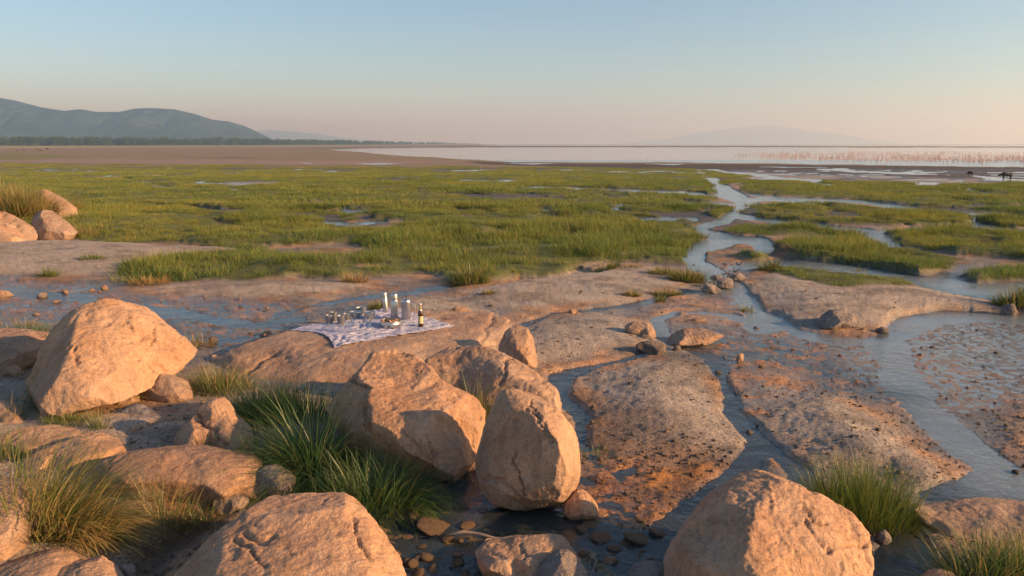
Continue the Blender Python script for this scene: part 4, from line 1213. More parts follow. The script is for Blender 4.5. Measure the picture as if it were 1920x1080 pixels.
def pick_tones(rng, n, palette):
    cols = np.array([c for c, _ in palette])
    wts = np.array([w for _, w in palette], float)
    k = rng.choice(len(cols), n, p=wts / wts.sum())
    return cols[k] * rng.uniform(0.75, 1.25, (n, 1))


TUFTS = []


def tuft(label, u, v, rad, height, n, palette, lean=(0.0, 0.0), droop=0.9, spread=0.5, width=0.006, seed=0, squash=1.0, group='grass tufts by the water', h0=0.0, cat='grass tuft', name='grass_tuft', dz=None):
    """One tuft of long grass as a thing of its own, rooted on the land at pixel (u, v). lean = mean drift of the tips (x, y)."""
    rng = np.random.default_rng(seed + 1000)
    c = px2w(u, v).reshape(3)
    r = rad * np.sqrt(rng.uniform(0, 1, n))
    a = rng.uniform(0, 2 * np.pi, n)
    x, y = r * np.cos(a), r * np.sin(a) * squash
    z = ground_z(c[0] + x, c[1] + y) - 0.02
    if dz is not None:
        z = np.full(n, dz)
    z0 = float(ground_z(c[0], c[1])) if dz is None else dz
    root = np.stack([x, y, z - z0 + h0], 1)
    ox = np.cos(a) * (r / rad) * spread + lean[0] + rng.normal(0, .28, n)
    oy = np.sin(a) * (r / rad) * spread + lean[1] + rng.normal(0, .28, n)
    ang = np.arctan2(oy, ox)
    mag = np.hypot(ox, oy)
    L = height * np.where(rng.uniform(0, 1, n) < .12, rng.uniform(.3, .6, n), rng.uniform(0.5, 1.12, n)) * (1.05 - 0.3 * r / rad)
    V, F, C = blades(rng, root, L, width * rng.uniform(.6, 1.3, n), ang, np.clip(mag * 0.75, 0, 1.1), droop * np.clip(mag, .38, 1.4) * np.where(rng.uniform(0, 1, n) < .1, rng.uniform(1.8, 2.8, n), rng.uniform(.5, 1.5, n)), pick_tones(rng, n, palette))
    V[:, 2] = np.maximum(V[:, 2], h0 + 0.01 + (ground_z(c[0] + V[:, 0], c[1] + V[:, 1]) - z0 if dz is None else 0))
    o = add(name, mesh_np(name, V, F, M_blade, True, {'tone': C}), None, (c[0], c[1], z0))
    tag(o, label, cat, group)
    TUFTS.append(o)
    return o


PG = [(GREEN, 5), (DEEP, 6), (OLIVE, 1), (STRAW, .5)]
PS = [(STRAW, 5), (OLIVE, 2), (GREEN, 1.5), (RUST, 1)]
PM = [(GREEN, 3), (OLIVE, 3), (STRAW, 2.5)]
PL = [(LIME, 5), (GREEN, 4), (OLIVE, 1), (STRAW, 1)]
PR = [(RUST, 3), (STRAW, 3), (OLIVE, 1.5)]
FG = 'grass tufts among the foreground boulders'
# the big straw-and-green tuft at lower left, swept to the right
tuft('big windswept tuft of straw and green grass before the log-shaped boulder', 85, 1018, .26, 0.86, 1100, [(GREEN, 3), (OLIVE, 4), (STRAW, 4), (LIME, 1)], (.62, .12), .7, .55, .0062, 1, .8, FG)
tuft('dry straw tuft drooping over the brown pool, right of the big windswept tuft', 150, 1020, .24, 0.62, 900, [(STRAW, 7), (OLIVE, 2), (GREEN, 1), (RUST, 1)], (.75, -.1), 1.2, .5, .0056, 2, .7, FG)
tuft('thin straw grass against the front of the log-shaped boulder', 318, 985, .20, 0.46, 300, PS, (.15, .05), .9, .9, .0045, 3, .5, FG)
tuft('wispy tuft at the right end of the brown pool under the log-shaped boulder', 385, 985, .12, 0.30, 110, PM, (.1, 0), 1.0, 1.0, .0045, 4, .6, FG)
# the lush deep green tuft left of the centre boulder
tuft('lush deep green tuft drooping beside the left foot of the centre boulder', 588, 895, .36, 0.86, 2500, PG, (-.02, -.25), 1.7, 1.45, .0056, 5, .8, FG)
tuft('dark green grass hanging over the stream under the centre boulder', 712, 950, .34, 0.54, 1400, PG, (.28, -.14), 1.5, .8, .0056, 6, .6, FG)
tuft('fresh green tuft in front of the picnic rock, above the lush drooping tuft', 540, 800, .42, 0.46, 1400, [(GREEN, 5), (DEEP, 2), (LIME, 2), (STRAW, .8)], (-.08, .02), .8, .7, .0052, 7, .6, FG)
tuft('soft olive grass between the cleft pointed boulder and the picnic rock', 480, 800, .32, 0.45, 1100, [(GREEN, 4), (OLIVE, 3), (STRAW, 1.5)], (-.1, -.05), .8, .8, .0050, 8, .7, FG)
tuft('olive and straw grass at the left end of the picnic rock', 412, 735, .36, 0.38, 1000, [(OLIVE, 4), (GREEN, 3), (STRAW, 2)], (-.05, -.1), .8, .9, .0052, 9, .6, FG)
tuft('grass between the log-shaped boulder and the lush green tuft', 520, 880, .25, 0.42, 500, PM, (.1, -.1), .9, .9, .0048, 10, .7, FG)
# dry grass round the tent boulder
tuft('dry golden tuft with long loose blades at the front left of the tent-shaped boulder', 112, 768, .22, 0.50, 650, PS, (-.05, .0), .8, 1.1, .0055, 11, .6, FG)
tuft('matted golden grass swept along the foot of the tent-shaped boulder', 200, 755, .30, 0.42, 800, [(STRAW, 6), (OLIVE, 1), (RUST, 2)], (.55, .15), 1.0, .5, .0055, 12, .35, FG)
tuft('rusty tuft behind the right tip of the tent-shaped boulder', 362, 650, .22, 0.26, 350, PR, (0, 0), .8, 1.0, .007, 13, .6, FG)
tuft('short green grass behind the low boulder at the left edge', 55, 622, .45, 0.26, 260, PL, (0, 0), .5, .6, .007, 14, .4, FG)
tuft('small bright grass along the edge of the pale flat slab at left', 128, 808, .22, 0.18, 420, PL, (0, 0), .6, .7, .0048, 15, .6, FG)
tuft('upright sprig of grass right of the pale flat slab', 186, 818, .06, 0.26, 90, PL, (0, 0), .4, .7, .0045, 16, .8, FG)
tuft('grass blades in front of the cleft pointed boulder', 375, 862, .28, 0.30, 260, PL, (0, .1), .7, .8, .0042, 17, .4, FG)
tuft('green grass growing over the left end of the pale flat slab', 14, 872, .18, 0.42, 260, PM, (.1, 0), .7, .8, .0048, 18, .6, FG)
tuft('sparse tuft at the left edge above the flat rough slab', 26, 800, .10, 0.30, 90, PM, (.2, 0), .7, .9, .0045, 19, .8, FG)
tuft('fresh grass in the gap between the centre boulder and the long shaded boulder', 885, 818, .22, 0.66, 420, [(GREEN, 4), (LIME, 2), (STRAW, 2)], (-.12, -.05), .5, .6, .0052, 20, .6, FG)
tuft('bright upright tuft of grass behind the big right boulder', 1612, 975, .36, 0.50, 2300, [(LIME, 5), (GREEN, 5), (OLIVE, 2), (STRAW, .8)], (-.04, 0), .45, .5, .0046, 21, .7, FG)
tuft('straw grass hanging below the right side of the bright upright tuft', 1672, 985, .12, 0.26, 260, PS, (.25, -.2), 1.3, .9, .0042, 22, .7, FG)
tuft('green grass at the bottom right corner in front of the brown rock shelf', 1840, 1092, .30, 0.42, 700, [(GREEN, 5), (DEEP, 3), (STRAW, 2.5)], (-.1, .1), .8, .9, .0048, 23, .5, FG)
tuft('grass cut by the right edge in front of the brown rock shelf', 1935, 1085, .30, 0.40, 600, [(GREEN, 5), (DEEP, 3), (STRAW, 2)], (0, .1), .8, .9, .0048, 24, .5, FG)
tuft('few thin green blades in the water right of the egg-shaped boulder', 1112, 858, .18, 0.20, 90, PL, (0, 0), .8, 1.0, .004, 25, .6, FG)
# little tufts on the flats
SMALL = [
    ('small round olive tuft beside the slim steel flask', 706, 582, .12, .20, 260, PM), ('little tuft on the sand bank behind the picnic rock, beyond the beer bottle', 917, 560, .12, .12, 200, PS),
    ('golden tuft on the lip of the marsh bank, nearest the left stream', 280, 535, .4, .26, 420, PR), ('pale yellow tuft in the salt crust of the left bank', 92, 521, .18, .26, 240, PL),
    ('large olive tuft on the sand above the two grey stones', 1290, 530, .32, .34, 900, PM), ('broad low tuft left of the large olive one on the sand', 1245, 520, .3, .22, 500, PM),
    ('small reddish tuft on the sand, farthest left of three in a row', 1186, 560, .12, .18, 240, PS), ('olive tuft on the wet sand, widest of the three in a row', 1252, 556, .22, .22, 420, PM),
    ('tiny tuft in front of the widest one of the three on wet sand', 1238, 566, .07, .18, 150, PM), ('tuft alone in the stream right of the wet bars', 1404, 583, .12, .2, 220, PM),
    ('round tuft on the mud spit at the marsh edge above the middle sand', 1133, 510, .24, .34, 500, PM), ('low flat tuft between the mud spit and the sand', 1180, 507, .3, .12, 260, PM),
    ('lone round tuft in the braided water above the long right island', 1608, 508, .16, .24, 300, PM), ('small tuft where the long right island begins', 1443, 510, .2, .3, 380, PM),
    ('round tuft at the right edge on the bank of the broad water', 1905, 580, .34, .36, 700, PM), ('golden tuft at the corner of the marsh behind the picnic rock', 664, 533, .24, .3, 300, PR),
    ('short tuft at the foot of the knoll rocks', 156, 448, .35, .5, 400, PS), ('yellow tuft in front of the sandy patch on the left bank', 175, 500, .3, .2, 260, PL),
    ('round bush of grass at the near tip of the marsh', 880, 534, .35, .4, 700, PM), ('brown tuft on the right sand island beside the pyramid rock', 1585, 567, .12, .06, 90, PS)]
for k, (lb, u, v, rd, hh, n, pal) in enumerate(SMALL):
    tuft(lb, u, v, rd, hh, n, pal, (-.05, 0), .7, .8, .011, 60 + k, .7, 'small tufts on the flats')
# tall pale grass on the knoll
for k, (lb, u, v, hh) in enumerate([('tall pale grass on top of the knoll at the left edge', 8, 425, .95), ('tall straw grass between the two pink rocks of the knoll', 48, 430, .9), ('pale grass behind the upper pink rock of the knoll', 100, 405, .7)]):
    tuft(lb, u, v, .9, hh * 1.35, 2200, [(STRAW, 6), (OLIVE, 4), (GREEN, 1)], (.15, 0), .9, .8, .016, 90 + k, .6, 'tall grass on the knoll', h0=.0)


# the marsh: nobody could count it. Clumps are instanced on points spread over the sward
def clump(name, seed, rad, height, n, width, palette, seg=3):
    rng = np.random.default_rng(seed)
    r = rad * np.sqrt(rng.uniform(0, 1, n))
    a = rng.uniform(0, 2 * np.pi, n)
    root = np.stack([r * np.cos(a), r * np.sin(a), np.full(n, -0.04)], 1)
    ox = np.cos(a) * .4 + rng.normal(0, .5, n) - .2
    oy = np.sin(a) * .4 + rng.normal(0, .5, n)
    mag = np.hypot(ox, oy)
    L = height * rng.uniform(.5, 1.1, n)
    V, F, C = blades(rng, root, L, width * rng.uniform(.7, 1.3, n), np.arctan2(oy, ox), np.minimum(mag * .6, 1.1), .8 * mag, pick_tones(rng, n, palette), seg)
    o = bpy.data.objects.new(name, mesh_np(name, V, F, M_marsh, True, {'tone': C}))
    return o


t = NT('marsh_blade')
c = t.n('Attribute', attribute_name='tone').outputs['Color']
p = t.pos()
big = t.noise(p, 0.11, 4, 0.6)
big2 = t.noise(p, 0.5, 3, 0.6)
c = t.mix(1.0, c, t.ramp(big, [(0.30, (0.76, 0.95, 0.9)), (0.5, (1.0, 1.0, 0.9)), (0.66, (1.35, 1.18, 0.95))]), 'MULTIPLY')
c = t.mix(1.0, c, t.ramp(big2, [(0.32, (0.84, 0.92, 0.9)), (0.62, (1.2, 1.15, 1.05))]), 'MULTIPLY')
d = t.n('BsdfDiffuse', i_Color=c).outputs[0]
tr = t.n('BsdfTranslucent', i_Color=t.mix(1.0, c, (1.0, 1.0, 0.75), 'MULTIPLY')).outputs[0]
m = t.n('MixShader', i_0=0.36)
t.l(d, m.inputs[1])
t.l(tr, m.inputs[2])
M_marsh = t.done(m.outputs[0])

MG = lambda c, k: np.array(c) * k
MP = [(MG((.112, .165, .058), 1.22), 4), (MG((.172, .200, .064), 1.25), 4), (MG((.165, .165, .060), 1.2), 3.2), (MG((.36, .28, .14), .9), 1.6)]
src = bpy.data.collections.new('marsh_clump_sources')
SOURCES = []
for k in range(3):
    SOURCES.append(clump('near_clump', 300 + k, .20, .19, 84, .008, MP, 3))
for k in range(3):
    SOURCES.append(clump('mid_clump', 320 + k, .42, .16, 84, .015, MP, 2))
for k in range(3):
    SOURCES.append(clump('far_clump', 340 + k, .95, .14, 90, .04, MP, 2))


def scatter_points(y0, y1, dens, k0, seed, smin, smax):
    rng = np.random.default_rng(seed)
    half = lambda y: 0.74 * y + 3
    area = (y1 - y0) * (half(y0) + half(y1))
    n = int(area * dens)
    y = np.sqrt(rng.uniform(y0 ** 2, y1 ** 2, n))
    x = rng.uniform(-1, 1, n) * half(y)
    g = gridval(G, x, y)
    hol = fbm2(x * .55, y * .42, 3, 421)
    keep = rng.uniform(0, 1, n) < sstep((g - 0.02) / 0.6) * (0.25 + 0.75 * sstep((hol + 0.30) / 0.22))
    x, y, g = x[keep], y[keep], g[keep]
    z = gridval(GZ, x, y)
    hn = fbm2(x * 0.8, y * 0.8, 3, 401)
    s = rng.uniform(smin, smax, len(x)) * (0.40 + 0.60 * g) * np.clip(1 + 1.05 * hn, .35, 1.7) * np.clip(1 + 1.2 * fbm2(x * .22, y * .16, 3, 411), .35, 1.6)
    return x, y, z, s, k0 + rng.integers(0, 3, len(x))


parts_ = [scatter_points(12, 34, 17, 0, 1, .75, 1.35), scatter_points(32, 92, 6.5, 3, 2, .75, 1.35), scatter_points(88, 330, 1.25, 6, 3, .75, 1.4)]
px_, py_, pz_, ps_, pk_ = [np.concatenate([a[k] for a in parts_]) for k in range(5)]
print('marsh clumps', len(px_))
me = bpy.data.meshes.new('marsh_grass')
me.vertices.add(len(px_))
me.vertices.foreach_set('co', np.stack([px_, py_, pz_], 1).astype(np.float32).ravel())
for nm, arr, tp in (('csize', ps_, 'FLOAT'), ('ckind', pk_, 'INT'), ('cturn', np.random.default_rng(5).uniform(0, 6.283, len(px_)), 'FLOAT')):
    at = me.attributes.new(nm, tp, 'POINT')
    at.data.foreach_set('value', np.ascontiguousarray(arr, np.int32 if tp == 'INT' else np.float32))
marsh = add('marsh_grass', me)
tag(marsh, 'green marsh grass covering the shore flats in low hummocks', kind='stuff')


def instance_nodes(name, sources):
    ng = bpy.data.node_groups.new(name, 'GeometryNodeTree')
    ng.interface.new_socket('Geometry', in_out='INPUT', socket_type='NodeSocketGeometry')
    ng.interface.new_socket('Geometry', in_out='OUTPUT', socket_type='NodeSocketGeometry')
    N = ng.nodes
    gi, go = N.new('NodeGroupInput'), N.new('NodeGroupOutput')
    iop = N.new('GeometryNodeInstanceOnPoints')
    g2i = N.new('GeometryNodeGeometryToInstance')
    for so in reversed(sources):
        oi = N.new('GeometryNodeObjectInfo')
        oi.inputs['Object'].default_value = so
        oi.inputs['As Instance'].default_value = True
        ng.links.new(oi.outputs['Geometry'], g2i.inputs[0])
    ng.links.new(gi.outputs[0], iop.inputs['Points'])
    ng.links.new(g2i.outputs[0], iop.inputs['Instance'])
    iop.inputs['Pick Instance'].default_value = True

    def att(nm, tp):
        a = N.new('GeometryNodeInputNamedAttribute')
        a.data_type = tp
        a.inputs['Name'].default_value = nm
        return a.outputs['Attribute']
    ng.links.new(att('ckind', 'INT'), iop.inputs['Instance Index'])
    cx = N.new('ShaderNodeCombineXYZ')
    ng.links.new(att('cturn', 'FLOAT'), cx.inputs['Z'])
    e2r = N.new('FunctionNodeEulerToRotation')
    ng.links.new(cx.outputs[0], e2r.inputs[0])
    ng.links.new(e2r.outputs[0], iop.inputs['Rotation'])
    ng.links.new(att('csize', 'FLOAT'), iop.inputs['Scale'])
    ng.links.new(iop.outputs[0], go.inputs[0])
    return ng


# Geometry to Instance gives one bundled instance, so join the object instances instead
def instance_nodes2(name, sources):
    ng = instance_nodes(name, sources)
    N = ng.nodes
    g2i = next(n for n in N if n.bl_idname == 'GeometryNodeGeometryToInstance')
    iop = next(n for n in N if n.bl_idname == 'GeometryNodeInstanceOnPoints')
    jn = N.new('GeometryNodeJoinGeometry')
    srcs = [l.from_socket for l in g2i.inputs[0].links]
    N.remove(g2i)
    ois = [n for n in N if n.bl_idname == 'GeometryNodeObjectInfo']
    for oi in ois:
        ng.links.new(oi.outputs['Geometry'], jn.inputs[0])
    ng.links.new(jn.outputs[0], iop.inputs['Instance'])
    # order of a join runs from the last link: sort so that the index fits the source list
    return ng


md = marsh.modifiers.new('clumps', 'NODES')
md.node_group = instance_nodes2('marsh_clumps', SOURCES)

# ------------------------------------------------------------------ small stones
def stone_mesh(name, seed, mat, flat=0.6, res=10):
    bm = bmesh.new()
    bmesh.ops.create_icosphere(bm, subdivisions=2, radius=1.0)
    V = np.array([v.co[:] for v in bm.verts])
    F = np.array([[v.index for v in f.verts] for f in bm.faces])
    bm.free()
    n = fbm3(V * 0.9 + seed * 7.7, 3, seed)
    rng = np.random.default_rng(seed)
    V = V * (1 + 0.35 * n)[:, None]
    for _ in range(10):
        d = rng.normal(size=3)
        d /= np.linalg.norm(d)
        k = V @ d
        lim = rng.uniform(.45, .75)
        V = V - np.maximum(k - lim, 0)[:, None] * d[None, :] * 0.85
    V = V * (1 + 0.06 * fbm3(V * 4 + seed, 3, seed + 3))[:, None]
    V *= np.array([1.0, .75, flat])
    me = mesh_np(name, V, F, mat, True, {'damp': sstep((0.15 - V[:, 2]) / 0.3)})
    return me


STONES = {k: [stone_mesh('stone', 500 + 10 * j + i, m, .5 + .1 * i) for i in range(4)] for j, (k, m) in enumerate(
    [('p', M_rock), ('g', M_grey), ('d', M_darkstone), ('o', None)] )if m} if True else {}
M_ochre = rock_mat('ochre_stone', (0.25, 0.155, 0.075), (0.13, 0.085, 0.045), (0.36, 0.25, 0.14), 6.0)
STONES['o'] = [stone_mesh('stone', 540 + i, M_ochre, .42 + .08 * i) for i in range(4)]


def stone(label, u, v, wpx, mat, group, seed, sink=0.35, flat=1.0):
    rng = np.random.default_rng(seed)
    c = px2w(u, v).reshape(3)
    s = wpx * 0.5 * np.linalg.norm(c - CAMP) / FPX
    me = STONES[mat][int(rng.integers(0, 4))]
    z = max(float(ground_z(c[0], c[1])), float(base_z(c[1])) - 0.008)
    o = add('stone', me, None, (c[0], c[1], z + s * flat * (0.5 - sink)), (rng.uniform(-.25, .25), rng.uniform(-.25, .25), rng.uniform(0, 6.28)))
    o.scale = (s * rng.uniform(.85, 1.15), s * rng.uniform(.85, 1.15), s * flat * rng.uniform(.8, 1.2))
    return tag(o, label, 'stone', group)


NAMED = [('pale boulder stone at the left edge of the far left stream', 6, 556, 30, 'p'), ('larger pale stone in the left stream below the marsh bank', 196, 543, 22, 'p'), ('small pale stone left of the larger one in the left stream', 172, 546, 13, 'p'),
         ('pale stone alone in the middle of the left stream', 121, 549, 18, 'p'), ('flat grey stone left of the lone pale one in the left stream', 80, 557, 26, 'g'), ('little pink stone beside the marsh bank in the left stream', 186, 548, 9, 'p'),
         ('pale pebble behind the tip of the tent-shaped boulder', 394, 610, 10, 'p'), ('pale flat stone at the water edge left of the cloth', 500, 629, 34, 'p'), ('crusty dark stones at the left foot of the picnic rock', 400, 642, 26, 'd'),
         ('pale grey stone on the crust behind the picnic rock', 922, 577, 16, 'g'), ('small pale stone beside the mud spit tuft', 1153, 501, 12, 'g'), ('dark stone in the small channel bend on the right', 1406, 811, 17, 'g'),
         ('reddish dark clod at the head of the narrow channel', 1346, 699, 16, 'd'), ('black pebble at right in the broad shallow water', 1868, 663, 11, 'd'), ('dark pebble near the middle of the broad shallow water', 1748, 652, 11, 'd'),
         ('dark pebble beside the orange flats of the broad water', 1724, 667, 9, 'd'), ('small pebble left of the pyramid rock foot', 1418, 616, 12, 'g'), ('dark pebble under the pyramid rock', 1616, 623, 10, 'd'),
         ('grey pebble lying under the left side of the egg-shaped boulder', 906, 958, 20, 'g'), ('orange flat cobble right of the algae patch', 1090, 995, 34, 'o'), ('tiny red pebble on the crust above the bottom stream', 1156, 993, 9, 'p'),
         ('pale rounded cobble in the water right of the grey peaked stone', 1146, 1052, 34, 'p'), ('small pink cobble beside the low flat-topped boulder', 858, 1040, 22, 'p'), ('rough brown cobble in the stream near the domed boulder', 772, 1060, 32, 'o'),
         ('pale pebble in the algae above the low flat-topped boulder', 1035, 1003, 22, 'g'), ('small pale pebble at the end of the pale root', 938, 1002, 14, 'g'), ('dark stone on the right edge in the shallow water', 1905, 886, 22, 'd'),
         ('grey rounded stone at the end of the right sand bank', 1895, 590, 40, 'g'), ('dark flat stone on the sand left of the picnic rock end', 1046, 652, 9, 'd')]
for k, (lb, u, v, w, mt) in enumerate(NAMED):
    stone(lb, u, v, w, mt, 'single stones in and beside the streams', 900 + k)
rs = np.random.default_rng(77)
cob = [(x, y) for x, y in zip(rs.uniform(715, 900, 60), rs.uniform(965, 1085, 60)) if y > 965 + (x - 715) * 0.02 and not (x > 880 and y > 1010) and y < 1100]
for k, (u, v) in enumerate(cob[:16]):
    stone('small wet ochre cobble in the dark stream by the domed boulder', u, v, rs.uniform(10, 32), 'o' if rs.uniform() < .75 else 'd', 'wet cobbles in the bottom stream', 1000 + k, .3, 1.0)
for k in range(14):
    stone('small orange crust cobble at the foot of the orange terraces', rs.uniform(1090, 1240), rs.uniform(975, 1050), rs.uniform(10, 28), 'o', 'orange cobbles below the terraces', 1100 + k, .45, .6)
for k in range(30):
    stone('little dark pebble on the shallow right flats', rs.uniform(1300, 1900), rs.uniform(625, 860), rs.uniform(4, 9), 'd' if rs.uniform() < .6 else 'g', 'pebbles on the right flats', 1200 + k, .4, .8)
for k in range(28):
    stone('little dark pebble among the rapids of the left stream', rs.uniform(0, 560), rs.uniform(560, 640), rs.uniform(6, 14), rs.choice(['d', 'o', 'p']), 'pebbles in the left rapids', 1300 + k, .4, .7)
for k in range(26):
    stone('small grey stone in the braided upper stream', rs.uniform(1300, 1400), rs.uniform(490, 545), rs.uniform(5, 14), 'g', 'stones in the upper stream', 1400 + k, .4, .7)
for k in range(26):
    stone('small pebble on the gravel below the tent-shaped boulder', rs.uniform(60, 330), rs.uniform(775, 800), rs.uniform(4, 9), rs.choice(['p', 'g']), 'gravel pebbles by the tent-shaped boulder', 1500 + k, .4, .8)
SLABS = [('broad flat ochre slab in the stream below the dark green grass', 815, 992, 92), ('ochre slab with a pale edge next to the pale root', 838, 1010, 46), ('flat ochre stone left in the stream by the domed boulder', 738, 1038, 42),
         ('largest ochre stone between the domed and the low flat-topped boulder', 800, 1046, 50), ('rounded ochre stone below the largest one in the bottom stream', 812, 1066, 40), ('small ochre stone above the largest one in the bottom stream', 790, 1024, 28),
         ('brown stone at the water edge below the drooping grass', 766, 1006, 26), ('ochre slab in the water right of the algae patch', 1125, 1008, 60), ('orange slab below the reddish cone-shaped stone', 1106, 984, 44),
         ('flat orange slab where the terraces meet the bottom stream', 1195, 1012, 70), ('small flat slab right of the algae, near the pale cobble', 1150, 1028, 40), ('crusty orange slab left of the big right boulder', 1232, 1000, 52),
         ('low ochre slab in the dark water under the centre boulder', 880, 985, 46), ('ochre stone beside the green algae patch', 930, 1020, 26)]
for k, (lb, u, v, w) in enumerate(SLABS):
    stone(lb, u, v, w, 'o', 'flat ochre stones in the bottom stream', 1600 + k, .28, .42)
# gravel and crust crumbs: nobody could count them
GS = [bpy.data.objects.new('crumb', STONES[k][j]) for k, j in (('p', 0), ('g', 1), ('g', 2), ('o', 3), ('g', 3), ('p', 2))]
rg = np.random.default_rng(88)
gx_, gy_ = [], []
for _ in range(13000):
    gu, gv = rg.uniform(-60, 1980), 530 + 560 * rg.uniform() ** 0.8
    gx_.append(gu); gy_.append(gv)
gp = px2w(np.array(gx_), np.array(gy_))
gh = gridval(H, gp[:, 0], gp[:, 1])
gn = fbm2(gp[:, 0] * 1.3, gp[:, 1] * 1.3, 3, 151)
gk = (gh > 0.0) & (rg.uniform(0, 1, len(gh)) < np.clip(0.22 + 1.5 * gn + 1.2 * (gh < .045), 0.03, 1)) & (gridval(G, gp[:, 0], gp[:, 1]) < .3)
gp = gp[gk]
gcr = gridval(crumb, gp[:, 0], gp[:, 1])
me = bpy.data.meshes.new('gravel')
me.vertices.add(len(gp))
gz_ = ground_z(gp[:, 0], gp[:, 1])
me.vertices.foreach_set('co', np.stack([gp[:, 0], gp[:, 1], gz_ + 0.001], 1).astype(np.float32).ravel())
gsz = np.exp(rg.normal(-4.9, .5, len(gp))) * (1 + 0.5 * gcr) * (1 + 0.05 * gp[:, 1])
for nm, arr, tp_ in (('csize', np.clip(gsz, .003, .04), 'FLOAT'), ('ckind', rg.integers(0, 6, len(gp)), 'INT'), ('cturn', rg.uniform(0, 6.283, len(gp)), 'FLOAT')):
    at = me.attributes.new(nm, tp_, 'POINT')
    at.data.foreach_set('value', np.ascontiguousarray(arr, np.int32 if tp_ == 'INT' else np.float32))
gravel = add('gravel', me)
gravel.modifiers.new('crumbs', 'NODES').node_group = instance_nodes2('gravel_crumbs', GS)
tag(gravel, 'gravel and crust crumbs strewn over the sand banks', None, None, 'stuff')
print('gravel', len(gp))
# pale root lying in the stream
rp = [px2w(u, v, .06).reshape(3) for u, v in ((838, 1003), (870, 997), (900, 1002), (930, 1010), (950, 1008))]


def tube(pts, rad, seg=8):
    pts = np.array(pts, float)
    n = len(pts)
    rad = np.broadcast_to(np.asarray(rad, float), n)
    V, F = [], []
    for k in range(n):
        d = pts[min(k + 1, n - 1)] - pts[max(k - 1, 0)]
        d /= np.linalg.norm(d) + 1e-9
        a = np.cross(d, [0, 0, 1.0] if abs(d[2]) < .9 else [1.0, 0, 0])
        a /= np.linalg.norm(a)
        b = np.cross(d, a)
        for j in range(seg):
            w = 2 * np.pi * j / seg
            V.append(pts[k] + rad[k] * (np.cos(w) * a + np.sin(w) * b))
    for k in range(n - 1):
        for j in range(seg):
            F.append((k * seg + j, k * seg + (j + 1) % seg, (k + 1) * seg + (j + 1) % seg, (k + 1) * seg + j))
    V.append(pts[0]); V.append(pts[-1])
    a, b = len(V) - 2, len(V) - 1
    for j in range(seg):
        F.append((a, (j + 1) % seg, j, j))
        F.append((b, (n - 1) * seg + j, (n - 1) * seg + (j + 1) % seg, (n - 1) * seg + (j + 1) % seg))
    return np.array(V), F


def mesh_py(name, V, F, mat, smooth=True):
    me = bpy.data.meshes.new(name)
    me.from_pydata([tuple(v) for v in V], [], [tuple(dict.fromkeys(f)) for f in F])
    if smooth:
        me.polygons.foreach_set('use_smooth', [True] * len(me.polygons))
    me.materials.append(mat)
    return me


M_root = simple_mat('bleached_root', (0.30, 0.215, 0.165), .9)
V, F = tube(rp, [.006, .014, .012, .010, .004])
tag(add('root', mesh_py('root', V - rp[0], F, M_root), None, rp[0]), 'pale bleached root lying across the stream below the egg-shaped boulder', 'root')

# ------------------------------------------------------------------ the picnic
rock_bvh = BVHTree.FromPolygons([tuple(v) for v in prV], [tuple(f) for f in prF])


def on_rock(x, y):
    h = rock_bvh.ray_cast(Vector((x, y, 3.0)), Vector((0, 0, -1)))
    return h[0].z if h[0] is not None else 0.0


cl, cb, cr_, cf = [px2w(u, v, hh).reshape(3)[:2] for u, v, hh in ((543, 621, .22), (722, 572, .25), (852, 612, .25), (627, 653, .225))]
NCL = 110
aa = np.linspace(0, 1, NCL)
A_, B_ = np.meshgrid(aa, aa)
A_, B_ = A_.ravel(), B_.ravel()
XY = ((1 - A_) * (1 - B_))[:, None] * cl + (A_ * (1 - B_))[:, None] * cb + (A_ * B_)[:, None] * cr_ + ((1 - A_) * B_)[:, None] * cf
XY += 0.02 * np.stack([fbm2(A_ * 4, B_ * 4, 3, 601), fbm2(A_ * 4, B_ * 4, 3, 611)], 1)
# the left-front edge sags inwards between its corners
sag = (1 - A_) ** 2 * np.sin(np.pi * B_)
XY += (sag * 0.20)[:, None] * (cb - cl) / np.linalg.norm(cb - cl)
zr = np.array([on_rock(x, y) for x, y in XY])
zs = zr.reshape(NCL, NCL)
for _ in range(30):                                   # cloth bridges small hollows
    zp = np.pad(zs, 1, 'edge')
    zs = np.maximum(zr.reshape(NCL, NCL), 0.25 * (zp[2:, 1:-1] + zp[:-2, 1:-1] + zp[1:-1, 2:] + zp[1:-1, :-2]) - 0.0006)
ax = XY @ np.array([0.55, 0.83])
fold = 1 - np.abs(fbm2(XY[:, 0] * 2.2 + XY[:, 1] * 1.4, (XY[:, 1] * 1.8 - XY[:, 0] * 1.1) * 4.5, 3, 621)) * 3
fold2 = 1 - np.abs(fbm2(XY[:, 0] * 7, XY[:, 1] * 7, 3, 631)) * 3
rad_ = np.arctan2(B_ - 1.0, A_ + 0.05)
fold3 = np.sin(rad_ * 26 + 2 * fbm2(A_ * 3, B_ * 3, 2, 641)) * sstep((0.55 - np.hypot(A_, 1 - B_)) / 0.5)
wr = 0.018 * np.clip(fold, 0, 1) ** 2 * sstep((A_ + B_ - .35) / .5) + 0.006 * np.clip(fold2, 0, 1) ** 2 + 0.009 * fold3
CZ = zs.ravel() + 0.008 + np.maximum(wr, 0)
ci_ = np.arange(NCL * NCL).reshape(NCL, NCL)
cq = np.stack([ci_[:-1, :-1], ci_[:-1, 1:], ci_[1:, 1:], ci_[1:, :-1]], -1).reshape(-1, 4)
t = NT('checked_cloth')
ca_ = t.n('Attribute', attribute_name='ca').outputs['Fac']
cb_ = t.n('Attribute', attribute_name='cb').outputs['Fac']


def stripes(s):
    return t.math('GREATER_THAN', t.math('FRACT', t.math('MULTIPLY', s, 46.0)), 0.5)


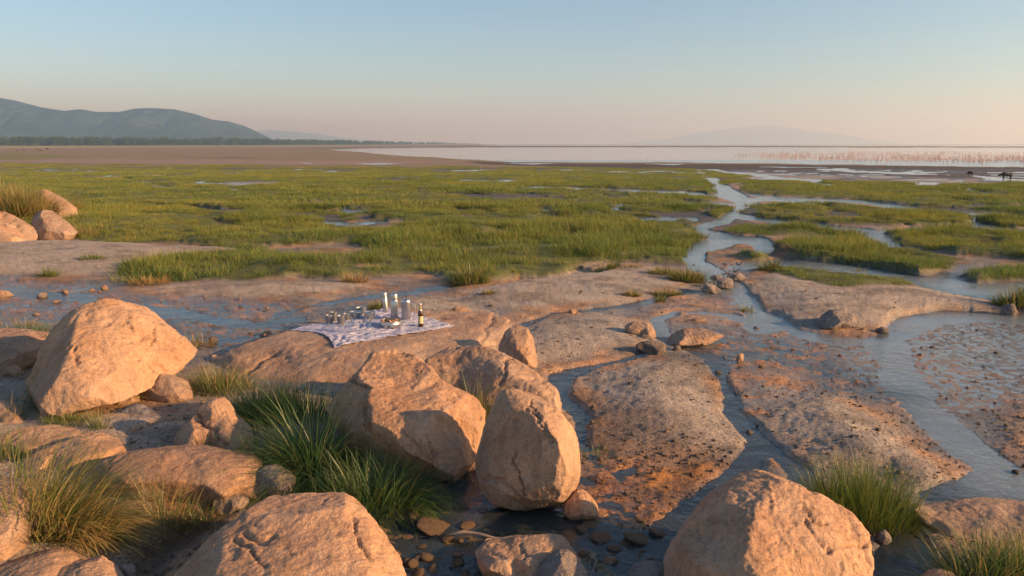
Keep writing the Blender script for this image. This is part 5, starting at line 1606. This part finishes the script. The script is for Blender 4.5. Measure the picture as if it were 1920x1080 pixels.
k_ = t.math('MULTIPLY', t.math('ADD', stripes(ca_), stripes(cb_)), 0.5)
ccol = t.ramp(k_, [(0.0, (0.52, 0.50, 0.57)), (0.5, (0.38, 0.38, 0.48)), (1.0, (0.23, 0.24, 0.37))])
M_cloth = t.done(principled(t, color=ccol, rough=0.95, spec=0.1, normal=t.bump(t.noise(t.pos(), 300, 2), 0.3, 0.002)))
c0 = np.array([XY[:, 0].mean(), XY[:, 1].mean(), CZ.mean()])
CV = np.stack([XY[:, 0], XY[:, 1], CZ], 1)
cloth = add('picnic_cloth', mesh_np('picnic_cloth', CV - c0, cq, M_cloth, True, {'ca': A_, 'cb': B_}), None, c0)
sm = cloth.modifiers.new('thickness', 'SOLIDIFY')
sm.thickness = 0.004
sm.offset = 1.0
tag(cloth, 'blue and white checked picnic cloth spread over the flat-topped rock', 'picnic cloth')
cloth_bvh = BVHTree.FromPolygons([tuple(v) for v in CV], [tuple(f) for f in cq])


def seat(u, v):
    d = np.array(ray(u, v), float).reshape(3)
    h = cloth_bvh.ray_cast(Vector(CAMP), Vector(d).normalized())
    if h[0] is None:
        p_ = px2w(u, v, .26).reshape(3)
    else:
        p_ = np.array(h[0])
    # rest on the highest bit of cloth near the seat
    return p_, np.linalg.norm(p_ - CAMP) / FPX


def lathe(prof, seg=28):
    V, F = [], []
    for r_, z_ in prof:
        for j in range(seg):
            w = 2 * np.pi * j / seg
            V.append((r_ * math.cos(w), r_ * math.sin(w), z_))
    n = len(prof)
    for k in range(n - 1):
        for j in range(seg):
            F.append((k * seg + j, k * seg + (j + 1) % seg, (k + 1) * seg + (j + 1) % seg, (k + 1) * seg + j))
    if prof[0][0] > 1e-4:
        F.append(tuple(range(seg))[::-1])
    if prof[-1][0] > 1e-4:
        F.append(tuple((n - 1) * seg + j for j in range(seg)))
    return np.array(V), F


def open_lathe(prof, seg=28):
    V, F = lathe(prof, seg)
    return V, F[:-1] if prof[-1][0] > 1e-4 else F


t = NT('brushed_steel')
p = t.n('TexCoord').outputs['Object']
mp = t.n('Mapping', i_Vector=p, i_Scale=(3, 3, 220)).outputs[0]
br = t.noise(mp, 4.0, 3, 0.6)
M_steel = t.done(principled(t, color=t.mix(br, (0.52, 0.50, 0.47), (0.70, 0.68, 0.65)), rough=0.30, metal=0.95, normal=t.bump(br, 0.12, 0.002)))
M_steel_d = simple_mat('dull_steel', (0.36, 0.35, 0.34), .45, .9, grain=.2)
M_black = simple_mat('black_plastic', (0.03, 0.03, 0.032), .45)
t = NT('thin_glass')
fr = t.n('Fresnel', i_IOR=1.5).outputs[0]
gl = t.n('BsdfAnisotropic', i_Color=(1, 1, 1, 1), i_Roughness=0.03).outputs[0]
tr = t.n('BsdfTransparent', i_Color=(0.97, 0.98, 0.98, 1)).outputs[0]
m = t.n('MixShader', i_0=t.math('MULTIPLY', fr, 0.55))
t.l(tr, m.inputs[1]); t.l(gl, m.inputs[2])
M_glass = t.done(m.outputs[0])
t = NT('amber_glass')
M_amber = t.done(principled(t, color=(0.045, 0.016, 0.006), rough=0.08, spec=0.7, coat=0.5))
M_label = simple_mat('paper_label', (0.62, 0.50, 0.26), .8, grain=.3, scale=90)
M_sunlit_neck = simple_mat('sunlit_neck_glass', (0.62, 0.45, 0.20), .35, .7)  # gold tone painted in for sunlight on the glass of the neck
PICNIC = 'picnic things set out on the cloth'


def thing(name, label, cat, u, v, rz=0.0):
    p_, S = seat(u, v)
    return empty(name, (p_[0], p_[1], p_[2] - 0.002), rz, label, cat, PICNIC), S


def part(name, VF, mat, root, loc=None, smooth=True):
    o = add(name, mesh_py(name, VF[0], VF[1], mat, smooth), root, loc)
    if len(VF[0]) > 30:
        o.modifiers.new('edges', 'EDGE_SPLIT').split_angle = R(38)
    return o


for lb, u, v, wpx, hpx, lean_ in (('slim steel vacuum flask, leftmost of the tall flasks on the cloth', 723.5, 585.5, 10.0, 39, -.06), ('tallest steel vacuum flask in the middle of the cloth', 740, 595, 14, 46.5, 0)):
    rt, S = thing('vacuum_flask', lb, 'flask', u, v)
    rt.rotation_euler = (0, lean_, 0)
    r_, h_ = wpx * S / 2, hpx * S
    part('flask_body', lathe([(r_ * .96, 0), (r_, .006), (r_, h_ * .70), (r_ * .93, h_ * .722)]), M_steel, rt)
    part('neck_ring', lathe([(r_ * .90, h_ * .722), (r_ * .90, h_ * .738)]), M_black, rt)
    part('cup_lid', lathe([(r_ * .97, h_ * .738), (r_ * .97, h_ * .90), (r_ * .90, h_ * .955), (r_ * .62, h_ * .99), (.0001, h_)]), M_steel, rt)
rt, S = thing('coffee_press', 'steel coffee press with domed lid, between tallest flask and beer bottle', 'coffee press', 762, 599.5)
r_, h_ = 8.4 * S, 36 * S
part('press_body', lathe([(r_ * .95, 0), (r_, .006), (r_, h_ * .94), (r_ * 1.02, h_ * .96), (r_ * 1.02, h_ * .98)]), M_steel, rt)
ld = part('lid', lathe([(r_ * 1.02, h_ * .98), (r_ * .95, h_ * 1.04), (r_ * .6, h_ * 1.10), (r_ * .15, h_ * 1.13), (.0001, h_ * 1.135)]), M_steel, rt)
part('plunger_knob', lathe([(.004, h_ * 1.13), (.004, h_ * 1.2), (.011, h_ * 1.21), (.013, h_ * 1.25), (.008, h_ * 1.28), (.0001, h_ * 1.285)], 12), M_black, ld)
part('handle', tube([(r_ * .95, 0, h_ * .86), (r_ * 1.75, 0, h_ * .86), (r_ * 1.98, 0, h_ * .78), (r_ * 1.9, 0, h_ * .3), (r_ * 1.6, 0, h_ * .16), (r_ * .95, 0, h_ * .14)], .0075), M_steel, rt)
part('spout', tube([(-r_ * .9, 0, h_ * .80), (-r_ * 1.15, 0, h_ * .92)], [.014, .008]), M_steel, rt)
rt, S = thing('beer_bottle', 'brown glass beer bottle with cream label, rightmost thing on the cloth', 'beer bottle', 789, 611.5)
r_, h_ = 5.0 * S, 43 * S
part('glass_body', lathe([(r_ * .9, 0), (r_, .005), (r_, h_ * .56), (r_ * .92, h_ * .63), (r_ * .5, h_ * .74), (r_ * .40, h_ * .80), (r_ * .38, h_ * .80)]), M_amber, rt)
part('sunlit_neck', lathe([(r_ * .42, h_ * .79), (r_ * .36, h_ * .93), (r_ * .38, h_ * .95), (r_ * .38, h_ * .955)]), M_sunlit_neck, rt)
part('bottle_cap', lathe([(r_ * .42, h_ * .955), (r_ * .43, h_ * .985), (r_ * .34, h_), (.0001, h_)]), M_steel, rt)
lab = [(1.012 * r_ * math.cos(w), 1.012 * r_ * math.sin(w)) for w in np.linspace(-2.9, -.4, 15)]
part('label', (np.array([(x, y, z) for z in (h_ * .14, h_ * .46) for x, y in lab]), [(k, k + 1, 15 + k + 1, 15 + k) for k in range(14)]), M_label, rt)
part('neck_label', lathe([(r_ * .66, h_ * .69), (r_ * .47, h_ * .765)], 20), M_label, rt)
rt, S = thing('food_tin', 'round shallow steel tin filled with snacks in front of the flasks', 'tin', 733, 611.5)
r_, h_ = 20.0 * S, 12.5 * S
tin_rt, tin_r, tin_h = rt, r_, h_
part('tin_wall', lathe([(r_ * .98, 0), (r_, .004), (r_, h_ * .45), (r_ * 1.012, h_ * .48), (r_ * 1.012, h_ * .56), (r_, h_ * .6), (r_, h_), (r_ * .975, h_), (r_ * .965, h_ * .3), (.0001, h_ * .28)], 40), M_steel, rt)
M_snack = [simple_mat('brown_snack', (0.30, 0.13, 0.05), .7, grain=.5, scale=60), simple_mat('dark_snack', (0.035, 0.022, 0.016), .5, grain=.4, scale=60), simple_mat('pink_snack', (0.58, 0.30, 0.19), .7, grain=.35, scale=60)]
sn = [stone_mesh('snack', 700 + k, M_snack[k], .6) for k in range(3)]
tp = np.array(tin_rt.location)
rs2 = np.random.default_rng(4)
for k in range(15):
    a, rr = k * 2.4, tin_r * .82 * math.sqrt((k + .5) / 15)
    o = add('snack', sn[k % 3], None, (tp[0] + rr * math.cos(a), tp[1] + rr * math.sin(a), tp[2] + tin_h * (.62 + .22 * rs2.uniform())), tuple(rs2.uniform(0, 6, 3)))
    o.scale = (.030, .030, .022)
    tag(o, ('brown baked snack piled in the round steel tin', 'dark snack piled in the round steel tin', 'pinkish snack piled in the round steel tin')[k % 3], 'snack', ('brown', 'dark', 'pinkish')[k % 3] + ' snacks in the round tin')


def vessel(name, label, cat, u, v, wpx, hpx, flare, mat, dark=False):
    rt, S = thing(name, label, cat, u, v)
    r_, h_ = wpx * S / 2, hpx * S * 0.93
    rb = r_ * flare
    b_ = part('vessel_wall', lathe([(rb * .97, 0), (rb, .004), (r_, h_ * .97), (r_ * 1.03, h_), (r_ * .96, h_), (r_ * .95, h_ * .96), (rb * .93, h_ * .12), (.0001, h_ * .10)]), mat, rt)
    part('rim', tube([(r_ * 1.01 * math.cos(w), r_ * 1.01 * math.sin(w), h_) for w in np.linspace(0, 2 * np.pi, 29)], .0028, 6), M_steel, rt)
    if dark:
        part('lid', lathe([(r_ * .95, h_ * .90), (r_ * .93, h_ * .93), (.0001, h_ * .95)]), M_steel_d if dark == 1 else simple_mat('dark_inside', (0.03, 0.02, 0.015), .6), rt)  # disc just below the rim, near-black in one bowl
    return rt


vessel('steel_cup', 'steel cup nearest the left corner of the cloth', 'cup', 617.5, 606, 12.5, 16.5, .95, M_steel_d)
vessel('steel_cup', 'steel cup standing behind the leftmost cup', 'cup', 626.5, 600.5, 11.5, 16.5, .95, M_steel_d)
vessel('steel_cup', 'flared steel cup in front, left of the wine glasses', 'cup', 640, 607, 14, 16.5, .85, M_steel_d)
vessel('steel_cup', 'small steel cup behind the flared cup', 'cup', 650, 600, 12, 13, .9, M_steel_d)
vessel('steel_bowl', 'steel bowl with a dark inside at the back of the cloth', 'bowl', 677.5, 590, 20, 14, .86, M_steel, 2)
vessel('steel_bowl', 'lidded steel bowl left of the one with a dark inside', 'bowl', 667, 595.5, 20, 12, .86, M_steel, 1)
vessel('steel_bowl', 'lidded steel bowl right of the wine glasses', 'bowl', 694, 597, 20, 13, .86, M_steel, 1)


def wine_glass(label, u, v, wpx, hpx):
    rt, S = thing('wine_glass', label, 'wine glass', u, v)
    r_, h_ = wpx * S / 2, hpx * S
    part('bowl', open_lathe([(.004, h_ * .34), (r_ * .55, h_ * .38), (r_ * .95, h_ * .52), (r_, h_ * .66), (r_ * .86, h_), (r_ * .84, h_), (r_ * .96, h_ * .66), (r_ * .9, h_ * .52), (r_ * .5, h_ * .40)]), M_glass, rt)
    part('stem', lathe([(.005, .006), (.0035, h_ * .15), (.0035, h_ * .3), (.006, h_ * .345)], 10), M_glass, rt)
    part('foot', lathe([(r_ * .82, 0), (r_ * .8, .004), (.008, .008)], 24), M_glass, rt)


wine_glass('stemmed wine glass in front, left of the pair nearest the viewer', 654, 621, 12.5, 29)
wine_glass('stemmed wine glass in front, right of the pair nearest the viewer', 689, 625, 15, 31)
wine_glass('stemmed wine glass behind the left front one', 664, 610, 9.5, 24)
wine_glass('stemmed wine glass behind the right front one', 691, 613, 12, 26)

# ------------------------------------------------------------------ animals far off
def ellip(c, r, seg=14):
    bm = bmesh.new()
    bmesh.ops.create_uvsphere(bm, u_segments=seg, v_segments=seg // 2 + 1, radius=1)
    V = np.array([v.co[:] for v in bm.verts]) * np.array(r) + np.array(c)
    F = [[v.index for v in f.verts] for f in bm.faces]
    bm.free()
    return V, F


def union(shapes):
    V, F, n = [], [], 0
    for v, f in shapes:
        V.append(np.asarray(v)); F += [tuple(dict.fromkeys(int(i) + n for i in q_)) for q_ in f]; n += len(v)
    return np.concatenate(V), F


def buffalo_mesh(hd, vx=.045):
    sh = [ellip((0, 0, 1.0), (.95, .36, .42)), ellip((.45, 0, 1.12), (.5, .33, .42)), ellip((-.65, 0, 1.02), (.42, .33, .40)),
          tube([(.75, 0, 1.15), (1.15, 0, 1.02 - hd), (1.35, 0, .92 - 1.6 * hd)], [.28, .21, .15], 12), tube([(1.22, 0, 1.0 - 1.4 * hd), (1.62, 0, .74 - 2.2 * hd)], [.19, .11], 12)]
    for sx, sy in ((.55, .2), (.55, -.2), (-.72, .2), (-.72, -.2)):
        sh.append(tube([(sx, sy, .95), (sx + .02, sy, .5), (sx - .04 if sx < 0 else sx, sy, .46), (sx, sy, .02)], [.17, .10, .085, .075], 10))
    sh.append(tube([(-1.0, 0, 1.2), (-1.12, 0, .95), (-1.12, 0, .55)], [.05, .035, .04], 8))
    for s in (-1, 1):
        z = 1.1 - 1.4 * hd
        sh.append(tube([(1.24, .05 * s, z), (1.22, .3 * s, z - .06), (1.2, .46 * s, z + .06), (1.22, .42 * s, z + .2)], [.075, .06, .045, .02], 8))
        sh.append(ellip((1.12, .27 * s, z - .14), (.05, .14, .07), 8))
    V, F = union(sh)
    V, F = voxel(V, F, vx)
    V = laplace(V, F, 2)
    return mesh_np('buffalo', V, F, simple_mat('dark_hide', (0.045, 0.034, 0.028), .75, grain=.3, scale=6))


for lb, u, v, hpx, rz, hd in (('dark buffalo walking by the thin creek, nearest the right edge', 1887, 337, 12, math.pi * .95, .0), ('smaller dark buffalo farther left on the mud beyond the marsh', 1819, 330, 7.5, math.pi * .55, .12)):
    c = px2w(u, v).reshape(3)
    c[2] = max(float(ground_z(c[0], c[1])), float(base_z(c[1])))
    s = hpx * np.linalg.norm(c - CAMP) / FPX / 1.5
    o = add('buffalo', buffalo_mesh(hd), None, c, (0, 0, rz))
    o.scale = (s, s, s)
    tag(o, lb, 'buffalo')
graz = buffalo_mesh(.18, .10)
for u, v, hp in ((31, 284, 2.6), (45, 283.4, 2.4), (70, 282.2, 2.6), (76, 284.0, 2.4), (90, 281.4, 2.8)):
    c = px2w(u, v).reshape(3)
    c[2] = float(ground_z(c[0], c[1]))
    o = add('grazing_animal', graz, None, c, (0, 0, random.uniform(0, 6.28)))
    s = hp * np.linalg.norm(c - CAMP) / FPX / 1.4
    o.scale = (s, s, s)
    tag(o, 'tiny dark grazing animal far out on the dry flat at left', 'grazing animal', 'grazing animals on the far flat')

M_flam = simple_mat('flamingo_pink', (0.56, 0.34, 0.29), .8, grain=.3, scale=3)


def flamingo_vf(seed, legs=True, sg=5):
    rng = np.random.default_rng(seed)
    up = rng.uniform() < .6
    sh = [ellip((0, 0, .80), (.32, .18, .18), 6), ellip((-.28, 0, .78), (.16, .08, .08), 4)]
    nk = [(.22, 0, .86), (.36, 0, .98), (.28, 0, 1.15), (.36, 0, 1.30), (.46, 0, 1.28), (.52, 0, 1.2)] if up else [(.22, 0, .84), (.42, 0, .82), (.46, 0, .6), (.40, 0, .36), (.46, 0, .22), (.4, 0, .14)]
    sh.append(tube(nk, [.055, .045, .04, .045, .05, .02], sg))
    for s in ((-1, 1) if legs else ()):
        sh.append(tube([(.02, .05 * s, .70), (-.03, .05 * s, .36), (.02, .05 * s, -.1)], [.025, .018, .018], 3))
    return union(sh)


FV = [flamingo_vf(k) for k in range(4)]
FV2 = [flamingo_vf(k, k == 0, 3) for k in range(4)]
FM = [mesh_py('flamingo', v, f, M_flam) for v, f in FV]
rf = np.random.default_rng(12)
birds = []
poly = np.array([(1368, 291.5), (1420, 287.5), (1500, 284.5), (1640, 284), (1780, 285), (1925, 287), (2300, 290), (2300, 310), (1925, 307), (1780, 306), (1640, 304), (1540, 301.5), (1450, 296)])
while len(birds) < 3700:
    u, v = rf.uniform(1368, 2150), rf.uniform(283.5, 308)
    if sd_poly(np.array([[u, v]]), poly, 5)[0] < 0 and pn2(np.array([u * .012]), np.array([v * .35]), 3)[0] > -.26:
        birds.append((u, v))
for _ in range(36):
    birds.append((rf.uniform(1010, 1400), rf.normal(301.5, 1.3)))
for _ in range(60):
    birds.append((rf.uniform(1380, 1560), rf.normal(282.6, .35)))
birds = np.array(birds)
bp = px2w(birds[:, 0], birds[:, 1])
yb = bp[:, 1] * ((-LAKE_DROP - CAM_H) / (bp[:, 2] - CAM_H))
xb = bp[:, 0] / bp[:, 1] * yb
inview = birds[:, 0] < 1925
order = np.argsort(np.where(inview, yb, 1e9))
SV, SF, cnt = [], [], 0
for n_, k in enumerate(order):
    rz = rf.uniform(0, 6.28)
    sc = rf.uniform(.55, .76)
    kind = int(rf.integers(0, 4))
    if n_ < 300:
        o = add('flamingo', FM[kind], None, (xb[k], yb[k], -LAKE_DROP), (0, 0, rz))
        o.scale = (sc, sc, sc)
        tag(o, 'pink flamingo standing in the shallow lake at the near side of the flock', 'flamingo', 'flamingos feeding in the lake')
    else:
        v, f = FV2[kind]
        c_, s_ = math.cos(rz), math.sin(rz)
        w = v @ np.array([[c_, s_, 0], [-s_, c_, 0], [0, 0, 1]]) * sc + np.array([xb[k], yb[k], -LAKE_DROP])
        SV.append(w)
        SF += [tuple(i + cnt for i in q_) for q_ in f]
        cnt += len(w)
tag(add('flamingo_flock', mesh_py('flamingo_flock', np.concatenate(SV), SF, M_flam)), 'dense pink flock of flamingos farther out in the lake', 'flamingo flock', None, 'stuff')

# ------------------------------------------------------------------ the wood along the far shore
t = NT('far_leaves')
c = t.ramp(t.noise(t.pos(), 0.05, 3, .6), [(0.3, (0.030, 0.048, 0.018)), (0.7, (0.075, 0.095, 0.035))])
M_leaf = t.done(principled(t, color=c, rough=.9, spec=.1))


def tree_mesh(seed):
    rng = np.random.default_rng(seed)
    V, F, n = [], [], 0
    tv, tf = tube([(0, 0, -1.5), (.2, .1, 3), (.5, .2, 7)], [.5, .4, .2], 5)
    V.append(tv); F += tf; n += len(tv)
    for _ in range(7):
        cx, cy, cz, rr = rng.uniform(-5.5, 5.5), rng.uniform(-4, 4), rng.uniform(5, 13), rng.uniform(2.2, 4)
        for _ in range(34):
            d = rng.normal(size=3)
            d /= np.linalg.norm(d)
            q0 = np.array([cx, cy, cz]) + d * rr * rng.uniform(.6, 1.05) * np.array([1.25, 1.1, .75])
            a, b = rng.normal(size=3), rng.normal(size=3)
            a *= 1.0 / np.linalg.norm(a); b *= .8 / np.linalg.norm(b)
            V.append(np.array([q0 - a, q0 + b, q0 + a, q0 - b])); F.append((n, n + 1, n + 2, n + 3)); n += 4
    for _ in range(60):                                  # low shrubs at the foot
        q0 = np.array([rng.uniform(-8, 8), rng.uniform(-5, 5), rng.uniform(.2, 4)])
        a, b = rng.normal(size=3), rng.normal(size=3)
        V.append(np.array([q0 - a, q0 + b, q0 + a, q0 - b])); F.append((n, n + 1, n + 2, n + 3)); n += 4
    return bpy.data.objects.new('far_tree', mesh_py('far_tree', np.concatenate(V), F, M_leaf, False))


TREES = [tree_mesh(800 + k) for k in range(4)]
rt_ = np.random.default_rng(31)
nt = 2600
tu = rt_.uniform(-1450, 900, nt)
tv_ = np.interp(tu, [-1500, 0, 300, 500, 700, 820, 900], [274.6, 273.3, 272.9, 272.2, 271.3, 270.6, 270.2])
dd_ = (LAKE_DROP + CAM_H) * FPX / (tv_ - VH) + rt_.uniform(0, 1, nt) ** 1.5 * 420
hs = np.interp(tu, [-1500, 0, 500, 700, 820, 905], [1.75, 1.7, 1.6, 1.45, 1.1, .3]) * rt_.uniform(.4, 1.25, nt) * (1 + .12 * pn2(tu * .02, tu * 0, 9))
dep = dd_ / (CP)
me = bpy.data.meshes.new('far_woodland')
me.vertices.add(nt)
me.vertices.foreach_set('co', np.stack([(tu - 960) / FPX * dd_, dd_, np.full(nt, -LAKE_DROP)], 1).astype(np.float32).ravel())
for nm, arr, tp_ in (('csize', hs, 'FLOAT'), ('ckind', rt_.integers(0, 4, nt), 'INT'), ('cturn', rt_.uniform(0, 6.283, nt), 'FLOAT')):
    at = me.attributes.new(nm, tp_, 'POINT')
    at.data.foreach_set('value', np.ascontiguousarray(arr, np.int32 if tp_ == 'INT' else np.float32))
wood = add('far_woodland', me)
md = wood.modifiers.new('trees', 'NODES')
md.node_group = instance_nodes2('woodland_trees', TREES)
tag(wood, 'dark belt of woodland along the far left shore', None, None, 'stuff')
